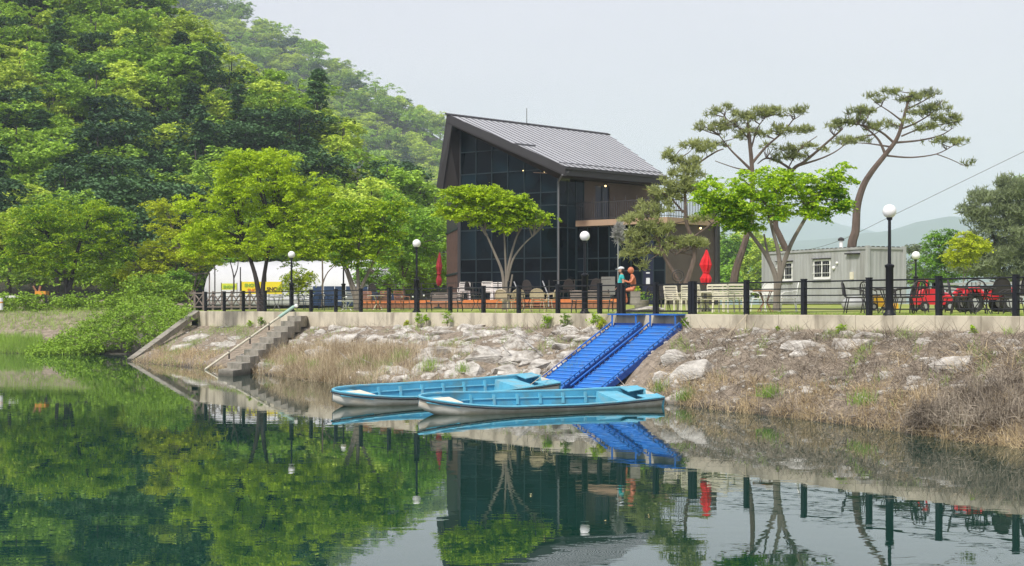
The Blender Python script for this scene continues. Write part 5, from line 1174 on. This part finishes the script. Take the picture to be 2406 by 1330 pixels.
# toy vehicles
def wheel(mb, c, r, w_, ax): ax = Vector(ax); mb.tube([Vector(c)-ax*w_/2, Vector(c)+ax*w_/2], r, 14)
def wheels(g, xs, ys, r, w_, hub='silver'):
    for x in xs:
        for y in ys:
            m_ = MB(); wheel(m_, (x,y,r), r, w_, (0,1,0)); t = obj('wheel', m_, 'rubber', g, False); h = MB(); wheel(h, (x,y,r), r*.5, w_+.03, (0,1,0)); obj('hub', h, hub, t, False)
p = on_lawn(2190,5.5); tc = thing('toy_car', 'bright red ride-on toy car parked on the lawn', 'toy car', p, R(12), sc=1.05)
obj('body', MB().prism([(-.62,-.3,.2),(.62,-.3,.2),(.66,-.3,.42),(.25,-.3,.5),(.15,-.3,.68),(-.4,-.3,.7),(-.6,-.3,.5)], (0,.6,0)), 'red_plastic', tc, False)
obj('bonnet', MB().sphere((.42,0,.42), .24, 12, (1,1.1,.7)), 'red_plastic', tc, False); obj('roof_bar', MB().tube([(-.35,-.26,.66),(-.3,-.26,.95),(-.25,0,1.0),(-.3,.26,.95),(-.35,.26,.66)], .03, 6), 'red_plastic', tc, False)
obj('seat', MB().box((-.15,0,.6), (.3,.4,.2)), 'iron', tc, False); obj('windscreen', MB().box((.14,0,.78), (.02,.5,.2)), 'glass_low', tc, False); obj('steering_wheel', MB().tube([(.1,.12*math.cos(t),.8+.12*math.sin(t)) for t in np.linspace(0,6.28,9)], .012, 5), 'iron', tc, False)
for s in (-1,1): obj('headlight', MB().sphere((.66,s*.2,.38), .05, 8), 'white', tc, False)
wheels(tc, (-.42,.42), (-.3,.3), .15, .12)
p = on_lawn(2316,4.2); qd = thing('quad_bike', 'red quad bike with big black tyres on the lawn', 'quad bike', p, R(6), sc=1.05)
obj('body', MB().prism([(-.7,-.2,.42),(-.2,-.2,.36),(.3,-.2,.38),(.72,-.2,.5),(.7,-.2,.66),(.3,-.2,.72),(0,-.2,.58),(-.6,-.2,.64)], (0,.4,0)), 'red_plastic', qd, False)
for x in (-.52,.52): 
    for s in (-1,1): obj('fender', MB().tube([(x-.28,s*.36,.5),(x-.15,s*.36,.64),(x+.15,s*.36,.64),(x+.28,s*.36,.5)], .09, 7), 'red_plastic', qd, False)
obj('seat', MB().box((-.15,0,.72), (.65,.26,.1)), 'rubber', qd, False); obj('handlebar', MB().tube([(.28,-.35,.92),(.34,-.12,.88),(.34,.12,.88),(.28,.35,.92)], .02, 6).tube([(.34,0,.88),(.45,0,.6)], .025, 6), 'iron', qd, False)
obj('luggage_rack', MB().beam((-.75,-.25,.72),(-.4,-.25,.72),.02,.02).beam((-.75,.25,.72),(-.4,.25,.72),.02,.02).beam((-.75,-.25,.72),(-.75,.25,.72),.02,.02), 'iron', qd, False)
wheels(qd, (-.52,.55), (-.38,.38), .27, .2)
p = on_lawn(2066,6.5); dg_ = thing('toy_digger', 'low yellow ride-on toy with black wheels behind the lamp', 'toy', p, R(5))
obj('body', MB().prism([(-.4,-.2,.12),(.4,-.2,.12),(.42,-.2,.3),(.1,-.2,.36),(.0,-.2,.5),(-.3,-.2,.5),(-.4,-.2,.3)], (0,.4,0)), 'yellow', dg_, False); obj('seat', MB().box((-.12,0,.52),(.22,.26,.08)), 'iron', dg_, False); obj('shovel', MB().prism([(.42,-.22,.05),(.62,-.22,.02),(.6,-.22,.25)], (0,.44,0)), 'yellow', dg_, False); wheels(dg_, (-.28,.28), (-.22,.22), .13, .1)
p = on_lawn(2008,7); bd_ = thing('boulder', 'rounded grey boulder at the container end', 'boulder', p); obj('stone', MB().sphere(p+up*.2, .4, 12, (1.2,.8,.75)), 'container', bd_)

# ------------------------------------------------------------------ people and statue
def body(name, J, edges, mt, parent, sub=2):
    me = bpy.data.meshes.new(name); names = list(J); me.from_pydata([J[k][0] for k in names], [(names.index(a), names.index(b)) for a, b in edges], [])
    o = link(name, me, mt, parent); md = o.modifiers.new('skin', 'SKIN'); md.use_smooth_shade = True
    for i, k in enumerate(names):
        r = J[k][1]; me.skin_vertices[0].data[i].radius = (r, r) if not hasattr(r, '__len__') else r; me.skin_vertices[0].data[i].use_root = (i == 0)
    s_ = o.modifiers.new('sub', 'SUBSURF'); s_.levels = sub; s_.render_levels = sub; return o
def hand(prefix, J, Eg, wrist, c, d, s):
    J[prefix+'palm'] = (tuple(Vector(c)+Vector(d)*.05), .028); Eg.append((wrist, prefix+'palm'))
p = on_lawn(1461, .55); pr_ = thing('person', 'person in a teal shirt and white cap standing with their side to the water', 'person', p, R(0))
J = {'pelvis':((0,0,.92),(.15,.11)),'waist':((0,.01,1.06),(.135,.10)),'chest':((-.01,.0,1.28),(.17,.12)),'neckb':((-.01,0,1.42),(.07,.07)),'neck':((-.03,0,1.47),(.05,.05)),
     'sl':((.0,.17,1.37),.06),'el':((.03,.22,1.12),.043),'wl':((-.12,.2,.98),.03),'hl':((-.17,.19,.95),.035),'sr':((.0,-.17,1.37),.06),'er':((.05,-.22,1.12),.043),'wr':((-.08,-.22,.93),.03),'hr':((-.12,-.21,.88),.035),
     'hipl':((0,.09,.86),.095),'kl':((.0,.1,.48),.06),'al':((.02,.1,.08),.04),'tl':((-.12,.11,.03),.035),'hipr':((0,-.09,.86),.095),'kr':((-.03,-.1,.48),.06),'ar':((.0,-.1,.08),.04),'tr':((-.14,-.11,.03),.035)}
Eg = [('pelvis','waist'),('waist','chest'),('chest','neckb'),('neckb','neck'),('chest','sl'),('sl','el'),('el','wl'),('wl','hl'),('chest','sr'),('sr','er'),('er','wr'),('wr','hr'),('pelvis','hipl'),('hipl','kl'),('kl','al'),('al','tl'),('pelvis','hipr'),('hipr','kr'),('kr','ar'),('ar','tr')]
body('body', J, Eg, 'skin', pr_)
# clothes, a little wider than the body
def sub_(J, keys, f): return {k: (J[k][0], tuple(x*f for x in J[k][1]) if hasattr(J[k][1], '__len__') else J[k][1]*f) for k in keys}
Js = sub_(J, ['pelvis','waist','chest','neckb','sl','sr'], 1.16); Js['elb'] = ((.02,.2,1.22),.062); Js['erb'] = ((.03,-.2,1.22),.062); Js['hem'] = ((0,0,.8),(.17,.135))
body('shirt', Js, [('pelvis','waist'),('waist','chest'),('chest','neckb'),('chest','sl'),('chest','sr'),('sl','elb'),('sr','erb'),('pelvis','hem')], 'teal', pr_)
Jt = sub_(J, ['pelvis','hipl','kl','al','hipr','kr','ar'], 1.14); body('trousers', Jt, [('pelvis','hipl'),('hipl','kl'),('kl','al'),('pelvis','hipr'),('hipr','kr'),('kr','ar')], 'trousers', pr_)
hd_ = obj('head', MB().sphere((-.03,0,1.58), .095, 14, (1.05,.85,1.2)).sphere((-.13,0,1.575), .018, 6).sphere((-.12,0,1.53), .02, 6, (.6,1.4,.4)).sphere((-.03,.085,1.58), .02, 6, (1,.5,1.4)).sphere((-.03,-.085,1.58), .02, 6, (1,.5,1.4)), 'skin', pr_, False)
obj('hair', MB().sphere((.0,0,1.59), .1, 12, (.95,.92,1.1)), 'iron', hd_, False)
obj('cap', MB().sphere((-.02,0,1.65), .108, 14, (1.08,.95,.62)).prism([(-.08,-.08,1.63),(-.08,.08,1.63),(-.2,.06,1.615),(-.23,0,1.61),(-.2,-.06,1.615)], (0,0,.015)), 'cap', pr_, False)
fg = MB()
for (hx,hy,hz) in ((-.17,.19,.95),(-.12,-.21,.88)):
    for k in range(4): fg.tube([(hx-.02,hy-.02+.014*k,hz-.02),(hx-.045,hy-.02+.014*k,hz-.05),(hx-.04,hy-.02+.014*k,hz-.09+.006*abs(k-1.5))], .009, 5)
    fg.tube([(hx,hy-.03,hz),(hx-.03,hy-.045,hz-.04)], .011, 5)
obj('fingers', fg, 'skin', pr_, False)
# statue on a flat rock
p = on_lawn(1481, .75); fr = thing('flat_rock', 'low flat boulder carrying the orange-brown statue', 'rock', p+up*0)
m_ = RK[3].copy(); o = link('stone', m_, None, fr); o.scale = (1.15,.75,.55); o.location = (.35,.1,.08)
su = thing('statue', 'orange-brown statue of a seated figure with crossed arms facing the person', 'statue', p+V(.0,.0,.33), R(0))
J = {'pelvis':((.12,0,.55),(.14,.13)),'waist':((.13,0,.7),(.12,.12)),'chest':((.1,0,.94),(.15,.13)),'neckb':((.06,0,1.06),(.06,.06)),'neck':((.04,0,1.11),.05),
     'sl':((.11,.17,1.0),.055),'el':((-.02,.24,.80),.042),'wl':((-.2,.08,.88),.03),'hl':((-.26,.02,.92),.03),'sr':((.11,-.17,1.0),.055),'er':((-.0,-.24,.79),.042),'wr':((-.2,-.1,.84),.03),'hr':((-.26,-.02,.89),.03),
     'hipl':((.06,.09,.54),.10),'kl':((-.26,.1,.52),.068),'al':((-.16,.1,.1),.045),'tl':((-.28,.1,.05),.038),'hipr':((.06,-.09,.54),.10),'kr':((-.24,-.1,.5),.068),'ar':((-.12,-.1,.09),.045),'tr':((-.24,-.11,.04),.038)}
o = body('body', J, Eg, 'terracotta', su)
obj('head', MB().sphere((.02,0,1.24), .11, 14, (1.05,.88,1.15)).sphere((-.09,0,1.23), .022, 6).sphere((-.085,0,1.18), .02, 6, (.6,1.4,.4)), 'terracotta', su, False)
obj('seat_block', MB().box((.17,0,.22), (.36,.4,.5)), 'old_concrete', su, False)
# potted flowers, wheel sculpture, tufted pole
p = on_lawn(1507, 2.2); fp = thing('flower_tub', 'tub of pale yellow flowers behind the statue', 'flower pot', p); obj('tub', MB().lathe([(.22,0),(.3,.45),(.28,.46)], p, 14), 'old_concrete', fp)
rg = np.random.default_rng(5); pd = np.array([(p.x+rg.normal(0,.2), p.y+rg.normal(0,.15), p.z+.65+rg.uniform(-.15,.3), .18) for _ in range(14)]); link('foliage', quads_mesh('foliage', pad_leaves(pd, 30, .08, rg, .8)-np.array(p)), 'mid', fp); pd[:,2] += .12; link('flowers', quads_mesh('flowers', pad_leaves(pd[:7], 20, .07, rg, .6)-np.array(p)), 'yellowgreen', fp)
p = on_lawn(1593, 3.0); wh = thing('wheel_ornament', 'upright black iron ring ornament on a stand behind the gate', 'ornament', p)
obj('ring', MB().tube([p+V(.22*math.cos(t),0,1.35+.22*math.sin(t)) for t in np.linspace(0,2*math.pi,17)], .02, 5).tube([p+V(.13*math.cos(t),0,1.35+.13*math.sin(t)) for t in np.linspace(0,2*math.pi,13)], .015, 5), 'iron', wh); obj('stand', MB().tube([p, p+up*1.15], .03, 6).lathe([(.15,0),(.15,.04),(.04,.08)], p, 10), 'iron', wh)
p = on_lawn(1452, 3.5); tp = thing('tufted_pole', 'thin pole with a shaggy grey tuft in front of the dark annex', 'pole', p); s_ = FPX/p.y
obj('pole', MB().tube([p, at(p, CH+(HZ-550)/s_)], .018, 6), 'silver', tp); c_ = at(p, CH+(HZ-548)/s_)
rg = np.random.default_rng(6); link('tuft', quads_mesh('tuft', needle_quads(np.array([(c_.x+rg.normal(0,.07),c_.y+rg.normal(0,.07),c_.z+rg.normal(0,.12),.16) for _ in range(8)]), 30, .2, .03, rg, 1.)-np.array(p)), 'grey_tuft', tp)
# string lights behind the left fence
sl_ = thing('string_lights', 'string of small white bulbs hanging behind the left fence', 'lights', on_lawn(800, 3)); pts_ = []
for i in range(17):
    px = 632+26*i; q = on_lawn(px, 1.6+2.2*(i/17)); z = CH+(HZ-692+(3 if i % 5 in (2,3) else 0)*-1)/FPX*q.y; pts_.append(at(q, z))
obj('wire', MB().tube(pts_, .008, 4), 'iron', sl_)
for q in pts_: obj('bulb', MB().sphere(q-up*.05, .045, 8), 'white', sl_)
for q in (pts_[0], pts_[5], pts_[11], pts_[16]): obj('wire_post', MB().tube([at(q,2.6), q+up*.05], .02, 5), 'iron', sl_)
# overhead cables
cbw = thing('power_line', 'thin overhead cable rising to the right above the container', 'cable', W(2200,460,70))
obj('wire', MB().tube(curve_pts([W(1690,545,95), W(1850,587,92), W(1960,570,90), W(2100,505,86), W(2250,432,80), W(2460,330,74)], 5), .012, 4), 'iron', cbw)
# mooring ropes
def rope(pts, label): 
    g = thing('mooring_rope', label, 'rope', pts[0]); obj('strand', MB().tube(curve_pts(pts, 4), .012, 4), 'rope', g)
rope([fpx(1432,-.32,2.62), fpx(1375,-1.2,1.6), shore_pt(1245,900,.5)+V(0,-1,0)], 'pale rope running from the wall down to the farther boat')
rope([fpx(1756,-.32,2.62), fpx(1690,-1.5,1.75), at_px(1560,905)+up*.3], 'pale rope slanting down the right bank from the fence')
rope([fpx(1752,-.32,2.62), fpx(1752,-.42,2.2), fpx(1745,-1.2,1.9)], 'short rope hanging down the wall under the fence post')
